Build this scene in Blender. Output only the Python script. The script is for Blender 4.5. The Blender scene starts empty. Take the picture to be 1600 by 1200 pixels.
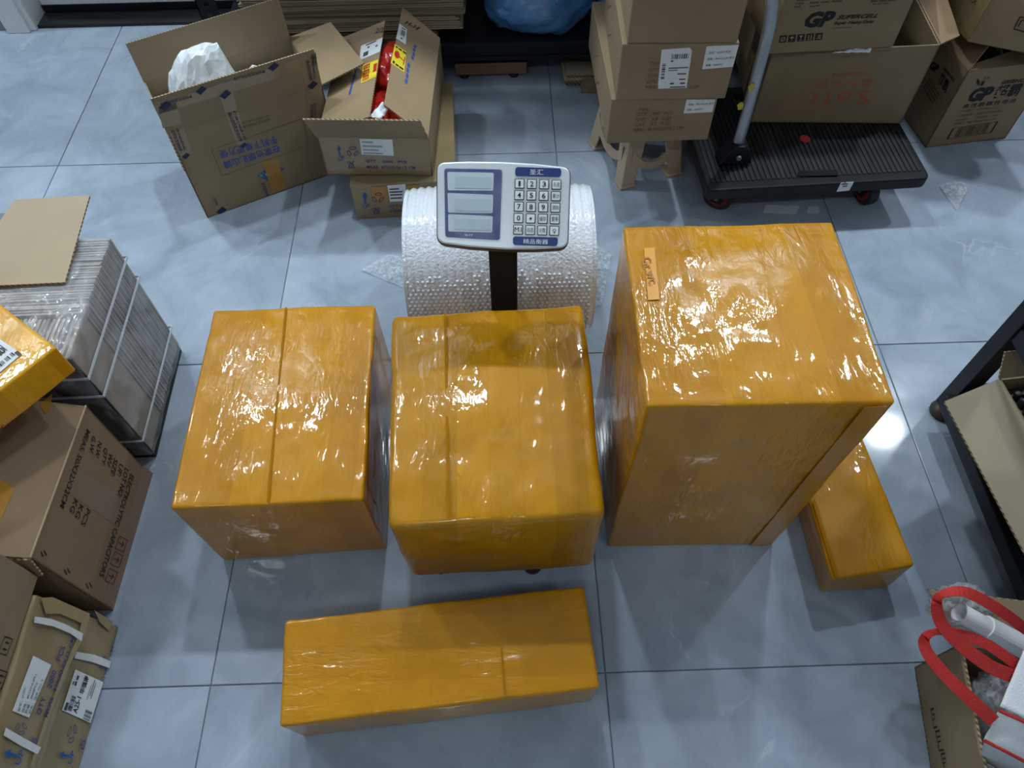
import bpy, math, random
from mathutils import Vector as V, Matrix, noise
random.seed(11)
sc = bpy.context.scene
COL = sc.collection

# ------------------------------------------------------------------ camera
FPX = 1155.48
YAW, PIT, ROL = 0.01404342, 0.98745964, -0.01773625
CAM = V((1.41654584, -1.93306275, 1.57976193))
_f = V((math.sin(YAW)*math.cos(PIT), math.cos(YAW)*math.cos(PIT), -math.sin(PIT)))
_r0 = V((math.cos(YAW), -math.sin(YAW), 0)); _u0 = _r0.cross(_f)
_r = _r0*math.cos(ROL) + _u0*math.sin(ROL)
_u = -_r0*math.sin(ROL) + _u0*math.cos(ROL)
cd = bpy.data.cameras.new('camera'); cam = bpy.data.objects.new('camera', cd); COL.objects.link(cam)
cam.matrix_world = Matrix(((_r.x, _u.x, -_f.x, CAM.x), (_r.y, _u.y, -_f.y, CAM.y), (_r.z, _u.z, -_f.z, CAM.z), (0, 0, 0, 1)))
cd.sensor_width = 36; cd.lens = FPX/1600*36; cd.clip_start = 0.02
sc.camera = cam

# ------------------------------------------------------------------ world and exposure
w = bpy.data.worlds.new('world'); sc.world = w; w.use_nodes = True
w.node_tree.nodes['Background'].inputs[0].default_value = (0.75, 0.85, 1, 1)
w.node_tree.nodes['Background'].inputs[1].default_value = 0.05
sc.view_settings.view_transform = 'Standard'; sc.view_settings.look = 'None'
sc.view_settings.gamma = 1; sc.view_settings.use_curve_mapping = False
sc.view_settings.exposure = 0.0
CEIL = 3.0
LAMP_X = (-1.46, -0.13, 1.18, 2.68, 4.08)
LAMP_ROWS = ((0.60, 26.0), (-2.75, 4.4))
LAMP_COL = (0.86, 0.95, 1.0)

# ------------------------------------------------------------------ pixel helpers (a pixel gives a direction, a surface the distance)
def RAY(p): return _f*FPX + _r*(p[0]-800) - _u*(p[1]-600)
def FL(p, z=0.0):
    v = RAY(p); return CAM + v*((z-CAM.z)/v.z)
def AY(p, y):
    v = RAY(p); return CAM + v*((y-CAM.y)/v.y)
def PL(p, face):
    v = RAY(p); P0, n = face; return CAM + v*((P0-CAM).dot(n)/v.dot(n))
def RS(p, P, L, near=True):
    """point on the pixel's ray at distance L from the hinge point P"""
    v = RAY(p).normalized(); t0 = (P-CAM).dot(v); d2 = (P-CAM-v*t0).length_squared
    s = math.sqrt(max(L*L-d2, 0)); return CAM + v*(t0-s if near else t0+s)

# ------------------------------------------------------------------ materials
MATS = {}
def _n(nt, t, **kw):
    n = nt.nodes.new(t)
    for k, v in kw.items():
        if isinstance(k, str) and hasattr(n, k) and k not in ('inputs',): setattr(n, k, v)
    return n
def M(name, base, rough=0.5, metal=0.0, var=0.0, vscale=6.0, bump=0.0, bscale=60.0, coat=0.0, trans=0.0, alpha=1.0,
      spec=0.5, stretch=(1, 1, 1), base2=None, emit=0.0, rvar=0.0, crough=0.08, detail=3.0, ior=1.45):
    if name in MATS: return MATS[name]
    m = bpy.data.materials.new(name); m.use_nodes = True; nt = m.node_tree; L = nt.links
    b = nt.nodes['Principled BSDF']; MATS[name] = m
    b.inputs['Base Color'].default_value = (*base, 1); b.inputs['Roughness'].default_value = rough
    b.inputs['Metallic'].default_value = metal; b.inputs['Coat Weight'].default_value = coat
    b.inputs['Coat Roughness'].default_value = crough; b.inputs['IOR'].default_value = ior
    b.inputs['Transmission Weight'].default_value = trans; b.inputs['Alpha'].default_value = alpha
    b.inputs['Specular IOR Level'].default_value = spec
    if emit: b.inputs['Emission Color'].default_value = (*base, 1); b.inputs['Emission Strength'].default_value = emit
    if var or bump or rvar:
        tc = nt.nodes.new('ShaderNodeTexCoord'); mp = nt.nodes.new('ShaderNodeMapping'); mp.inputs['Scale'].default_value = stretch
        oi = nt.nodes.new('ShaderNodeObjectInfo'); ad = nt.nodes.new('ShaderNodeVectorMath'); ad.operation = 'ADD'
        L.new(tc.outputs['Object'], mp.inputs['Vector']); L.new(mp.outputs['Vector'], ad.inputs[0])
        sc_ = nt.nodes.new('ShaderNodeVectorMath'); sc_.operation = 'SCALE'; sc_.inputs[0].default_value = (7, 13, 5)
        L.new(oi.outputs['Random'], sc_.inputs['Scale']); L.new(sc_.outputs[0], ad.inputs[1])
        if var or rvar:
            nz = nt.nodes.new('ShaderNodeTexNoise'); nz.inputs['Scale'].default_value = vscale; nz.inputs['Detail'].default_value = detail
            L.new(ad.outputs[0], nz.inputs['Vector'])
        if var:
            mx = nt.nodes.new('ShaderNodeMix'); mx.data_type = 'RGBA'
            c2 = base2 or tuple(c*(1-var) for c in base); c1 = base if base2 else tuple(min(c*(1+var), 1) for c in base)
            mx.inputs[6].default_value = (*c2, 1); mx.inputs[7].default_value = (*c1, 1)
            rp = nt.nodes.new('ShaderNodeMapRange'); rp.inputs[1].default_value = .3; rp.inputs[2].default_value = .7
            L.new(nz.outputs['Fac'], rp.inputs[0]); L.new(rp.outputs[0], mx.inputs[0]); L.new(mx.outputs[2], b.inputs['Base Color'])
        if rvar:
            rp2 = nt.nodes.new('ShaderNodeMapRange'); rp2.inputs[1].default_value = .3; rp2.inputs[2].default_value = .7
            rp2.inputs[3].default_value = max(rough-rvar, .02); rp2.inputs[4].default_value = rough+rvar
            L.new(nz.outputs['Fac'], rp2.inputs[0]); L.new(rp2.outputs[0], b.inputs['Roughness'])
        if bump:
            nb = nt.nodes.new('ShaderNodeTexNoise'); nb.inputs['Scale'].default_value = bscale; nb.inputs['Detail'].default_value = 4
            L.new(ad.outputs[0], nb.inputs['Vector'])
            bp = nt.nodes.new('ShaderNodeBump'); bp.inputs['Strength'].default_value = bump; bp.inputs['Distance'].default_value = .01
            L.new(nb.outputs['Fac'], bp.inputs['Height']); L.new(bp.outputs[0], b.inputs['Normal'])
    return m

def mat_tape(name, dark=(.53, .225, .006), light=(.66, .30, .012), wrinkle=.35, rough=.4, seed=0.0, streak=(1.0, .28, .5), swap=False):
    """glossy orange packing tape wound round a carton: 5 cm tape bands, fine film creases"""
    m = bpy.data.materials.new(name); m.use_nodes = True; nt = m.node_tree; L = nt.links; N = nt.nodes.new
    b = nt.nodes['Principled BSDF']
    tc = N('ShaderNodeTexCoord'); sp = N('ShaderNodeSeparateXYZ'); L.new(tc.outputs['Object'], sp.inputs[0])
    a1 = N('ShaderNodeMath'); a1.operation = 'ADD'; L.new(sp.outputs[1], a1.inputs[0]); L.new(sp.outputs[2], a1.inputs[1])
    cb = N('ShaderNodeCombineXYZ'); L.new(sp.outputs[0], cb.inputs[0 if swap else 1]); L.new(a1.outputs[0], cb.inputs[1 if swap else 0]); cb.inputs[2].default_value = seed
    nzw = N('ShaderNodeTexNoise'); nzw.inputs['Scale'].default_value = 3; L.new(cb.outputs[0], nzw.inputs['Vector'])
    mxw = N('ShaderNodeMix'); mxw.data_type = 'VECTOR'; mxw.inputs[0].default_value = .02
    L.new(cb.outputs[0], mxw.inputs[4]); L.new(nzw.outputs['Color'], mxw.inputs[5])
    br = N('ShaderNodeTexBrick'); br.inputs['Scale'].default_value = 1; br.inputs['Mortar Size'].default_value = 0.0004
    br.inputs['Brick Width'].default_value = .43; br.inputs['Row Height'].default_value = .058; br.inputs['Bias'].default_value = -.1
    br.inputs['Mortar Smooth'].default_value = .3
    br.inputs['Color1'].default_value = (*light, 1); br.inputs['Color2'].default_value = (*dark, 1)
    br.inputs['Mortar'].default_value = (dark[0]*.93, dark[1]*.92, dark[2], 1)
    L.new(mxw.outputs[1], br.inputs['Vector'])
    # faint smudged print under the tape
    nz = N('ShaderNodeTexNoise'); nz.inputs['Scale'].default_value = 14; nz.inputs['Detail'].default_value = 8; nz.inputs['Roughness'].default_value = .65
    L.new(cb.outputs[0], nz.inputs['Vector'])
    rp = N('ShaderNodeMapRange'); rp.inputs[1].default_value = .45; rp.inputs[2].default_value = .72; L.new(nz.outputs['Fac'], rp.inputs[0])
    sb = N('ShaderNodeMath'); sb.operation = 'MULTIPLY'; sb.inputs[1].default_value = .4; L.new(rp.outputs[0], sb.inputs[0])
    mc = N('ShaderNodeMix'); mc.data_type = 'RGBA'; mc.inputs[7].default_value = (dark[0]*.7, dark[1]*.66, dark[2]*.8, 1)
    L.new(sb.outputs[0], mc.inputs[0]); L.new(br.outputs['Color'], mc.inputs[6]); L.new(mc.outputs[2], b.inputs['Base Color'])
    b.inputs['Roughness'].default_value = rough; b.inputs['Specular IOR Level'].default_value = .12
    b.inputs['Coat Weight'].default_value = .75; b.inputs['Coat Roughness'].default_value = .03
    # creases: long film streaks that gather in patches
    mp = N('ShaderNodeMapping'); mp.inputs['Scale'].default_value = streak; L.new(tc.outputs['Object'], mp.inputs['Vector'])
    mp.inputs['Location'].default_value = (seed, seed*.7, 0); mp.inputs['Rotation'].default_value = (0, 0, .12*math.sin(seed*3))
    n1 = N('ShaderNodeTexNoise'); n1.inputs['Scale'].default_value = 60; n1.inputs['Detail'].default_value = 3; n1.inputs['Distortion'].default_value = .7
    L.new(mp.outputs[0], n1.inputs['Vector'])
    n2 = N('ShaderNodeTexNoise'); n2.inputs['Scale'].default_value = 7; n2.inputs['Detail'].default_value = 2; L.new(tc.outputs['Object'], n2.inputs['Vector'])
    c2 = N('ShaderNodeMapRange'); c2.inputs[1].default_value = .42; c2.inputs[2].default_value = .66; c2.inputs[3].default_value = .06; L.new(n2.outputs['Fac'], c2.inputs[0])
    ml = N('ShaderNodeMath'); ml.operation = 'MULTIPLY'; L.new(n1.outputs['Fac'], ml.inputs[0]); L.new(c2.outputs[0], ml.inputs[1])
    n3 = N('ShaderNodeTexNoise'); n3.inputs['Scale'].default_value = 95; n3.inputs['Detail'].default_value = 3; L.new(tc.outputs['Object'], n3.inputs['Vector'])
    m3 = N('ShaderNodeMath'); m3.operation = 'MULTIPLY_ADD'; m3.inputs[1].default_value = .07; L.new(n3.outputs['Fac'], m3.inputs[0]); L.new(ml.outputs[0], m3.inputs[2])
    n5 = N('ShaderNodeTexNoise'); n5.inputs['Scale'].default_value = 11; n5.inputs['Detail'].default_value = 1; L.new(tc.outputs['Object'], n5.inputs['Vector'])
    m5 = N('ShaderNodeMath'); m5.operation = 'MULTIPLY_ADD'; m5.inputs[1].default_value = .9; L.new(n5.outputs['Fac'], m5.inputs[0]); L.new(m3.outputs[0], m5.inputs[2])
    bp = N('ShaderNodeBump'); bp.inputs['Strength'].default_value = wrinkle; bp.inputs['Distance'].default_value = .006
    L.new(m5.outputs[0], bp.inputs['Height']); L.new(bp.outputs[0], b.inputs['Normal']); L.new(bp.outputs[0], b.inputs['Coat Normal'])
    return m

def mat_tile():
    m = bpy.data.materials.new('grey_marble_tile'); m.use_nodes = True; nt = m.node_tree; L = nt.links; N = nt.nodes.new
    b = nt.nodes['Principled BSDF']
    tc = N('ShaderNodeTexCoord'); oi = N('ShaderNodeObjectInfo')
    s_ = N('ShaderNodeVectorMath'); s_.operation = 'SCALE'; s_.inputs[0].default_value = (17, 23, 9); L.new(oi.outputs['Random'], s_.inputs['Scale'])
    ad = N('ShaderNodeVectorMath'); ad.operation = 'ADD'; L.new(tc.outputs['Object'], ad.inputs[0]); L.new(s_.outputs[0], ad.inputs[1])
    n1 = N('ShaderNodeTexNoise'); n1.inputs['Scale'].default_value = 5.5; n1.inputs['Detail'].default_value = 10; n1.inputs['Roughness'].default_value = .62; n1.inputs['Distortion'].default_value = .6
    L.new(ad.outputs[0], n1.inputs['Vector'])
    cr = N('ShaderNodeValToRGB'); cr.color_ramp.elements[0].position = .32; cr.color_ramp.elements[1].position = .72
    cr.color_ramp.elements[0].color = (.265, .33, .415, 1); cr.color_ramp.elements[1].color = (.42, .50, .60, 1)
    L.new(n1.outputs['Fac'], cr.inputs[0])
    n2 = N('ShaderNodeTexNoise'); n2.inputs['Scale'].default_value = 2.3; n2.inputs['Detail'].default_value = 6; n2.inputs['Distortion'].default_value = .7
    L.new(ad.outputs[0], n2.inputs['Vector'])
    sb = N('ShaderNodeMath'); sb.operation = 'SUBTRACT'; sb.inputs[1].default_value = .5; L.new(n2.outputs['Fac'], sb.inputs[0])
    ab = N('ShaderNodeMath'); ab.operation = 'ABSOLUTE'; L.new(sb.outputs[0], ab.inputs[0])
    vr = N('ShaderNodeMapRange'); vr.inputs[1].default_value = 0; vr.inputs[2].default_value = .009; vr.inputs[3].default_value = 1; vr.inputs[4].default_value = 0
    L.new(ab.outputs[0], vr.inputs[0])
    n3 = N('ShaderNodeTexNoise'); n3.inputs['Scale'].default_value = 5; L.new(ad.outputs[0], n3.inputs['Vector'])
    g = N('ShaderNodeMapRange'); g.inputs[1].default_value = .52; g.inputs[2].default_value = .68; g.inputs[4].default_value = .45; L.new(n3.outputs['Fac'], g.inputs[0])
    ml = N('ShaderNodeMath'); ml.operation = 'MULTIPLY'; L.new(vr.outputs[0], ml.inputs[0]); L.new(g.outputs[0], ml.inputs[1])
    mx = N('ShaderNodeMix'); mx.data_type = 'RGBA'; mx.inputs[7].default_value = (.56, .63, .69, 1)
    L.new(ml.outputs[0], mx.inputs[0]); L.new(cr.outputs[0], mx.inputs[6]); L.new(mx.outputs[2], b.inputs['Base Color'])
    b.inputs['Roughness'].default_value = .2; b.inputs['Specular IOR Level'].default_value = .42
    n4 = N('ShaderNodeTexNoise'); n4.inputs['Scale'].default_value = 9; L.new(ad.outputs[0], n4.inputs['Vector'])
    rr = N('ShaderNodeMapRange'); rr.inputs[3].default_value = .055; rr.inputs[4].default_value = .09; L.new(n4.outputs['Fac'], rr.inputs[0]); L.new(rr.outputs[0], b.inputs['Roughness'])
    return m

def mat_edge(name, c1, c2, scale=110):
    """cut edge of corrugated board"""
    m = bpy.data.materials.new(name); m.use_nodes = True; nt = m.node_tree; L = nt.links; N = nt.nodes.new
    b = nt.nodes['Principled BSDF']; tc = N('ShaderNodeTexCoord')
    wv = N('ShaderNodeTexWave'); wv.inputs['Scale'].default_value = scale/6.28; wv.bands_direction = 'DIAGONAL'; L.new(tc.outputs['Object'], wv.inputs['Vector'])
    cr = N('ShaderNodeValToRGB'); cr.color_ramp.elements[0].position = .3; cr.color_ramp.elements[1].position = .7
    cr.color_ramp.elements[0].color = (*c1, 1); cr.color_ramp.elements[1].color = (*c2, 1)
    L.new(wv.outputs['Fac'], cr.inputs[0]); L.new(cr.outputs[0], b.inputs['Base Color']); b.inputs['Roughness'].default_value = .85
    return m

def mat_film(name, col=(.9, .95, 1), op=.22, rough=.12, bump=.6, bscale=40, stretch=(1, 1, 1)):
    m = bpy.data.materials.new(name); m.use_nodes = True; nt = m.node_tree; L = nt.links; N = nt.nodes.new
    b = nt.nodes['Principled BSDF']; out = nt.nodes['Material Output']
    b.inputs['Base Color'].default_value = (*col, 1); b.inputs['Roughness'].default_value = rough
    b.inputs['Coat Weight'].default_value = .8; b.inputs['Coat Roughness'].default_value = .08
    tc = N('ShaderNodeTexCoord'); mp = N('ShaderNodeMapping'); mp.inputs['Scale'].default_value = stretch; L.new(tc.outputs['Object'], mp.inputs[0])
    nz = N('ShaderNodeTexNoise'); nz.inputs['Scale'].default_value = bscale; nz.inputs['Detail'].default_value = 4; nz.inputs['Distortion'].default_value = .8; L.new(mp.outputs[0], nz.inputs['Vector'])
    bp = N('ShaderNodeBump'); bp.inputs['Strength'].default_value = bump; bp.inputs['Distance'].default_value = .01
    L.new(nz.outputs['Fac'], bp.inputs['Height']); L.new(bp.outputs[0], b.inputs['Normal']); L.new(bp.outputs[0], b.inputs['Coat Normal'])
    tr = N('ShaderNodeBsdfTransparent'); mx = N('ShaderNodeMixShader')
    rp = N('ShaderNodeMapRange'); rp.inputs[1].default_value = .35; rp.inputs[2].default_value = .75; rp.inputs[3].default_value = op*.5; rp.inputs[4].default_value = min(op*1.9, 1)
    L.new(nz.outputs['Fac'], rp.inputs[0]); L.new(rp.outputs[0], mx.inputs[0]); L.new(tr.outputs[0], mx.inputs[1]); L.new(b.outputs[0], mx.inputs[2])
    L.new(mx.outputs[0], out.inputs['Surface'])
    return m

KRAFT = M('brown_cardboard', (.285, .205, .118), .78, var=.07, vscale=8, stretch=(1, 1, 1), bump=.04, bscale=25)
KRAFT_GREY = M('greyish_cardboard', (.265, .20, .12), .78, var=.08, vscale=7, bump=.04, bscale=25)
KRAFT_PALE = M('pale_cardboard', (.42, .32, .20), .8, var=.06, vscale=9)
KRAFT_DARK = M('dark_cardboard', (.255, .17, .10), .8, var=.08, vscale=7)
EDGE = mat_edge('corrugated_edge', (.13, .09, .05), (.47, .36, .23), 330)
CLEAR_TAPE = M('clear_brown_tape', (.25, .18, .085), .2, coat=.7, var=.1, vscale=12, bump=.12, bscale=40, stretch=(1, 4, 1))
TAPE_FLAT = M('orange_tape_strip', (.56, .26, .012), .28, coat=.5, var=.1, vscale=10, bump=.1, bscale=30)
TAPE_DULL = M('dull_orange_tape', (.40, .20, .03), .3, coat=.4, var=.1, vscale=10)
PAPER = M('white_label_paper', (.72, .76, .79), .55)
PAPER_Y = M('yellow_sticker', (.80, .66, .03), .45)
INK_BLUE = M('blue_ink', (.02, .085, .34), .7)
INK_PURP = M('violet_ink', (.045, .045, .22), .7)
INK_NAVY = M('navy_print', (.018, .022, .085), .6)
INK_BLACK = M('black_ink', (.012, .012, .014), .7)
INK_GREY = M('faded_black_ink', (.11, .085, .06), .8)
INK_RED = M('red_ink', (.5, .02, .015), .6)
INK_RUST = M('rust_ink', (.13, .04, .025), .75)
INK_ORANGE = M('orange_ink', (.46, .12, .035), .75)
INK_LABEL = M('label_print', (.06, .065, .075), .6)
INK_FAINT = M('faint_tape_print', (.36, .15, .006), .4)
BLACK_METAL = M('black_painted_steel', (.007, .009, .013), .42, spec=.3)
BLACK_PLASTIC = M('black_plastic', (.009, .010, .013), .5, spec=.3, var=.25, vscale=20, bump=.05, bscale=80)
STEEL = M('galvanised_tube', (.38, .41, .44), .38, metal=.75, var=.12, vscale=15)
WHITE_PAINT = M('white_paint', (.80, .82, .82), .5)
WALL_M = M('wall_paint', (.5, .52, .54), .7)
CEIL_M = M('ceiling_paint', (.80, .81, .82), .8)

# ------------------------------------------------------------------ mesh builder
ORG = {}
class MB:
    def __init__(s): s.v = []; s.f = []; s.m = []
    def add(s, vs, fs, mi=0):
        o = len(s.v); s.v += [V(p) for p in vs]
        for f in fs: s.f.append([i+o for i in f]); s.m.append(mi)
        return s
    def hexa(s, c, mi=0):
        """c: 4 bottom (ccw from above) + 4 top"""
        return s.add(c, [(3, 2, 1, 0), (4, 5, 6, 7), (0, 1, 5, 4), (1, 2, 6, 5), (2, 3, 7, 6), (3, 0, 4, 7)], mi)
    def plate(s, a, b, c, d, t, mi=0, me=1):
        a, b, c, d = map(V, (a, b, c, d)); n = ((b-a).cross(d-a)).normalized()*t
        o = len(s.v); s.v += [a, b, c, d, a-n, b-n, c-n, d-n]
        for f, m in (((0, 1, 2, 3), mi), ((7, 6, 5, 4), mi), ((0, 4, 5, 1), me), ((1, 5, 6, 2), me), ((2, 6, 7, 3), me), ((3, 7, 4, 0), me)):
            s.f.append([i+o for i in f]); s.m.append(m)
        return s
    def prism(s, pts, n, t, mi=0, me=None):
        me = mi if me is None else me
        n = V(n).normalized()*t; k = len(pts); o = len(s.v)
        s.v += [V(p) for p in pts] + [V(p)-n for p in pts]
        s.f.append([o+i for i in range(k)]); s.m.append(mi)
        s.f.append([o+k+i for i in reversed(range(k))]); s.m.append(mi)
        for i in range(k):
            j = (i+1) % k; s.f.append([o+i, o+k+i, o+k+j, o+j]); s.m.append(me)
        return s
    def box(s, c, ex, ey, ez, mi=0):
        c, ex, ey, ez = map(V, (c, ex, ey, ez))
        return s.hexa([c-ex-ey-ez, c+ex-ey-ez, c+ex+ey-ez, c-ex+ey-ez, c-ex-ey+ez, c+ex-ey+ez, c+ex+ey+ez, c-ex+ey+ez], mi)
    def abox(s, x0, x1, y0, y1, z0, z1, mi=0):
        return s.hexa([(x0, y0, z0), (x1, y0, z0), (x1, y1, z0), (x0, y1, z0), (x0, y0, z1), (x1, y0, z1), (x1, y1, z1), (x0, y1, z1)], mi)
    def tube(s, path, r, n=12, mi=0, caps=True):
        path = [V(p) for p in path]; k = len(path); rr = r if isinstance(r, (list, tuple)) else [r]*k
        o = len(s.v); up = None
        for i, p in enumerate(path):
            d = (path[min(i+1, k-1)]-path[max(i-1, 0)]).normalized()
            if up is None: up = d.orthogonal().normalized()
            up = (up-d*up.dot(d)).normalized(); sd = d.cross(up)
            for j in range(n):
                a = 2*math.pi*j/n; s.v.append(p+(up*math.cos(a)+sd*math.sin(a))*rr[i])
        for i in range(k-1):
            for j in range(n):
                s.f.append([o+i*n+j, o+i*n+(j+1) % n, o+(i+1)*n+(j+1) % n, o+(i+1)*n+j]); s.m.append(mi)
        if caps:
            s.f.append([o+j for j in reversed(range(n))]); s.m.append(mi)
            s.f.append([o+(k-1)*n+j for j in range(n)]); s.m.append(mi)
        return s
    def grid(s, fn, nu, nv, mi=0, closeu=False):
        o = len(s.v)
        for j in range(nv+1):
            for i in range(nu+(0 if closeu else 1)): s.v.append(V(fn(i/nu, j/nv)))
        W = nu if closeu else nu+1
        for j in range(nv):
            for i in range(nu):
                i2 = (i+1) % W if closeu else i+1
                s.f.append([o+j*W+i, o+j*W+i2, o+(j+1)*W+i2, o+(j+1)*W+i]); s.m.append(mi)
        return s
    def ribbon(s, pts, wvecs, t=.0012, mi=0):
        k = len(pts); o = len(s.v)
        for p, wv in zip(pts, wvecs): s.v += [V(p)-V(wv)*.5, V(p)+V(wv)*.5]
        for i in range(k-1): s.f.append([o+2*i, o+2*i+1, o+2*i+3, o+2*i+2]); s.m.append(mi)
        return s

def tag(o, label=None, cat=None, group=None, kind=None):
    if label: o['label'] = label
    if cat: o['category'] = cat
    if group: o['group'] = group
    if kind: o['kind'] = kind
    return o
def thing(name, label, cat, loc, group=None):
    o = bpy.data.objects.new(name, None); COL.objects.link(o); o.location = V(loc); o.empty_display_size = .05
    ORG[o.name] = V(loc); return tag(o, label, cat, group)
def build(mb, name, mats, parent=None, smooth=False, bevel=0.0, origin=None, subsurf=0, solid=0.0, label=None, seg=2, kind=None):
    org = ORG[parent.name] if parent else (V(origin) if origin is not None else V((0, 0, 0)))
    me = bpy.data.meshes.new(name); me.from_pydata([tuple(p-org) for p in mb.v], [], mb.f)
    mats = mats if isinstance(mats, (list, tuple)) else [mats]
    for m in mats: me.materials.append(m)
    for p, mi in zip(me.polygons, mb.m): p.material_index = min(mi, len(mats)-1); p.use_smooth = smooth
    me.update()
    o = bpy.data.objects.new(name, me); COL.objects.link(o)
    if parent: o.parent = parent
    else: o.location = org
    ORG[o.name] = org
    if solid: md = o.modifiers.new('solid', 'SOLIDIFY'); md.thickness = solid; md.offset = 0
    if bevel:
        md = o.modifiers.new('bevel', 'BEVEL'); md.width = bevel; md.segments = seg; md.limit_method = 'ANGLE'; md.angle_limit = .6
    if subsurf: md = o.modifiers.new('sub', 'SUBSURF'); md.levels = subsurf; md.render_levels = subsurf
    return tag(o, label=label, kind=kind)

# ------------------------------------------------------------------ printing on faces
_TC = {}
def text_geo(s, bold=0.0, shear=0.0, sp=1.0):
    k = (s, bold, shear, sp)
    if k in _TC: return _TC[k]
    cu = bpy.data.curves.new('t', 'FONT'); cu.body = s; cu.resolution_u = 2; cu.offset = bold; cu.shear = shear; cu.space_character = sp
    ob = bpy.data.objects.new('t', cu); me = bpy.data.meshes.new_from_object(ob)
    vs = [(v.co.x, v.co.y) for v in me.vertices]; fs = [tuple(p.vertices) for p in me.polygons]
    bpy.data.objects.remove(ob); bpy.data.curves.remove(cu); bpy.data.meshes.remove(me)
    x0 = min(v[0] for v in vs); x1 = max(v[0] for v in vs); y0 = min(v[1] for v in vs); y1 = max(v[1] for v in vs)
    _TC[k] = ([((x-x0)/(x1-x0), (y-y0)/max(y1-y0, 1e-6)) for x, y in vs], fs); return _TC[k]
def frame3(face, O, X, Y, off=.0007):
    n = face[1]; P = [PL(p, face)+n*off for p in (O, X, Y)]
    return P[0], P[1]-P[0], P[2]-P[0]
def prn(parent, s, face, O, X, Y, mat, bold=.0, shear=0.0, off=.0009, name='printed_text', sp=1.0):
    """text: O = pixel of its lower left, X = lower right, Y = upper left (as one reads it), on the given face"""
    o, ex, ey = frame3(face, O, X, Y, off); vs, fs = text_geo(s, bold, shear, sp)
    mb = MB(); mb.add([o+ex*u+ey*v for u, v in vs], fs)
    return build(mb, name, mat, parent)
def shape(parent, polys, face, O, X, Y, mat, name, off=.0009, t=0):
    """polygons given in the unit square of the frame O X Y"""
    o, ex, ey = frame3(face, O, X, Y, off); mb = MB()
    for pl in polys: mb.add([o+ex*u+ey*v for u, v in pl], [list(range(len(pl)))])
    return build(mb, name, mat, parent)
def decal(parent, name, face, px, mat, off=.0004, label=None):
    n = face[1]; mb = MB(); mb.prism([PL(p, face)+n*off for p in px], n, .0003)
    return build(mb, name, mat, parent, label=label)
def line_polys(segs, wd):
    out = []
    for (a, b) in segs:
        a = V(a).to_2d() if len(a) > 2 else V((a[0], a[1])); b = V((b[0], b[1])); d = (b-a); n = V((-d.y, d.x)).normalized()*wd*.5
        out.append([a-n, b-n, b+n, a+n])
    return out
def poly_line(pts, wd, close=False):
    k = len(pts); return line_polys([(pts[i], pts[(i+1) % k]) for i in range(k if close else k-1)], wd)
def bars(n, seed, x0=0, x1=1, y0=0, y1=1):
    rr = random.Random(seed); ws = [rr.choice((1, 1, 2, 3)) for _ in range(2*n)]; T = sum(ws); x = 0; out = []
    for i, q in enumerate(ws):
        if i % 2 == 0:
            a = x0+(x1-x0)*x/T; b = x0+(x1-x0)*(x+q)/T; out.append([(a, y0), (b, y0), (b, y1), (a, y1)])
        x += q
    return out
def rows(ys, x0, x1s, h=.06):
    return [[(x0, y), (x1, y), (x1, y+h), (x0, y+h)] for y, x1 in zip(ys, x1s)]
def rects(*rs): return [[(a, b), (c, b), (c, d), (a, d)] for a, b, c, d in rs]
ARROW = [[(.35, 0), (.65, 0), (.65, .62), (.35, .62)], [(.05, .58), (.95, .58), (.5, 1)]]
def recycle_polys():
    out = []
    for k in range(3):
        a0 = math.pi/2+k*2*math.pi/3
        ring = []
        for t in range(5): a = a0-.75+t*.33; ring.append((.5+.46*math.cos(a), .5+.46*math.sin(a)))
        inn = []
        for t in range(5): a = a0-.75+t*.33; inn.append((.5+.24*math.cos(a), .5+.24*math.sin(a)))
        out += poly_line(ring+inn[::-1], .045, True)
    return out
TREE_MARK = poly_line([(0, .75), (.35, .9), (.5, .55), (.9, .95)], .07)+poly_line([(.25, .55), (.2, .05), (.8, .0), (.72, .55)], .08, True)+poly_line([(.2, .3), (.78, .28)], .07)

# ------------------------------------------------------------------ carton helpers
def box8(x, y, yaw, w_, d_, h_, z0):
    a = math.radians(yaw); ex = V((math.cos(a), math.sin(a), 0)); ey = V((-math.sin(a), math.cos(a), 0)); o = V((x, y, z0)); c = {}
    for s, sv in (('F', 0), ('B', d_)):
        for l, lv in (('L', 0), ('R', w_)):
            for t, tv in (('t', h_), ('b', 0)): c[s+l+t] = o+ex*lv+ey*sv+V((0, 0, tv))
    c['ex'] = ex; c['ey'] = ey; return c
def c8(c): return [c['FLb'], c['FRb'], c['BRb'], c['BLb'], c['FLt'], c['FRt'], c['BRt'], c['BLt']]
def face(c, k):
    q = {'F': ('FLb', 'FRb', 'FLt'), 'R': ('FRb', 'BRb', 'FRt'), 'L': ('BLb', 'FLb', 'BLt'), 'T': ('FLt', 'FRt', 'BLt'), 'B': ('BRb', 'BLb', 'BRt')}[k]
    a, b, d = (c[i] for i in q); return (a, ((b-a).cross(d-a)).normalized())
def base(c): return (c['FLb']+c['FRb']+c['BRb']+c['BLb'])/4
def open_body(c, t=.004, tops=None):
    mb = MB()
    for a, b in (('FL', 'FR'), ('FR', 'BR'), ('BR', 'BL'), ('BL', 'FL')):
        mb.plate(c[a+'b'], c[b+'b'], c[b+'t'], c[a+'t'], t, 0, 0)
    mb.plate(c['FLb']+V((0, 0, t)), c['FRb']+V((0, 0, t)), c['BRb']+V((0, 0, t)), c['BLb']+V((0, 0, t)), t)
    return mb
def closed_body(c): return MB().hexa(c8(c))
def flapmb(a, b, c, d, t=.004): return MB().plate(a, b, c, d, t)

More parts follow.
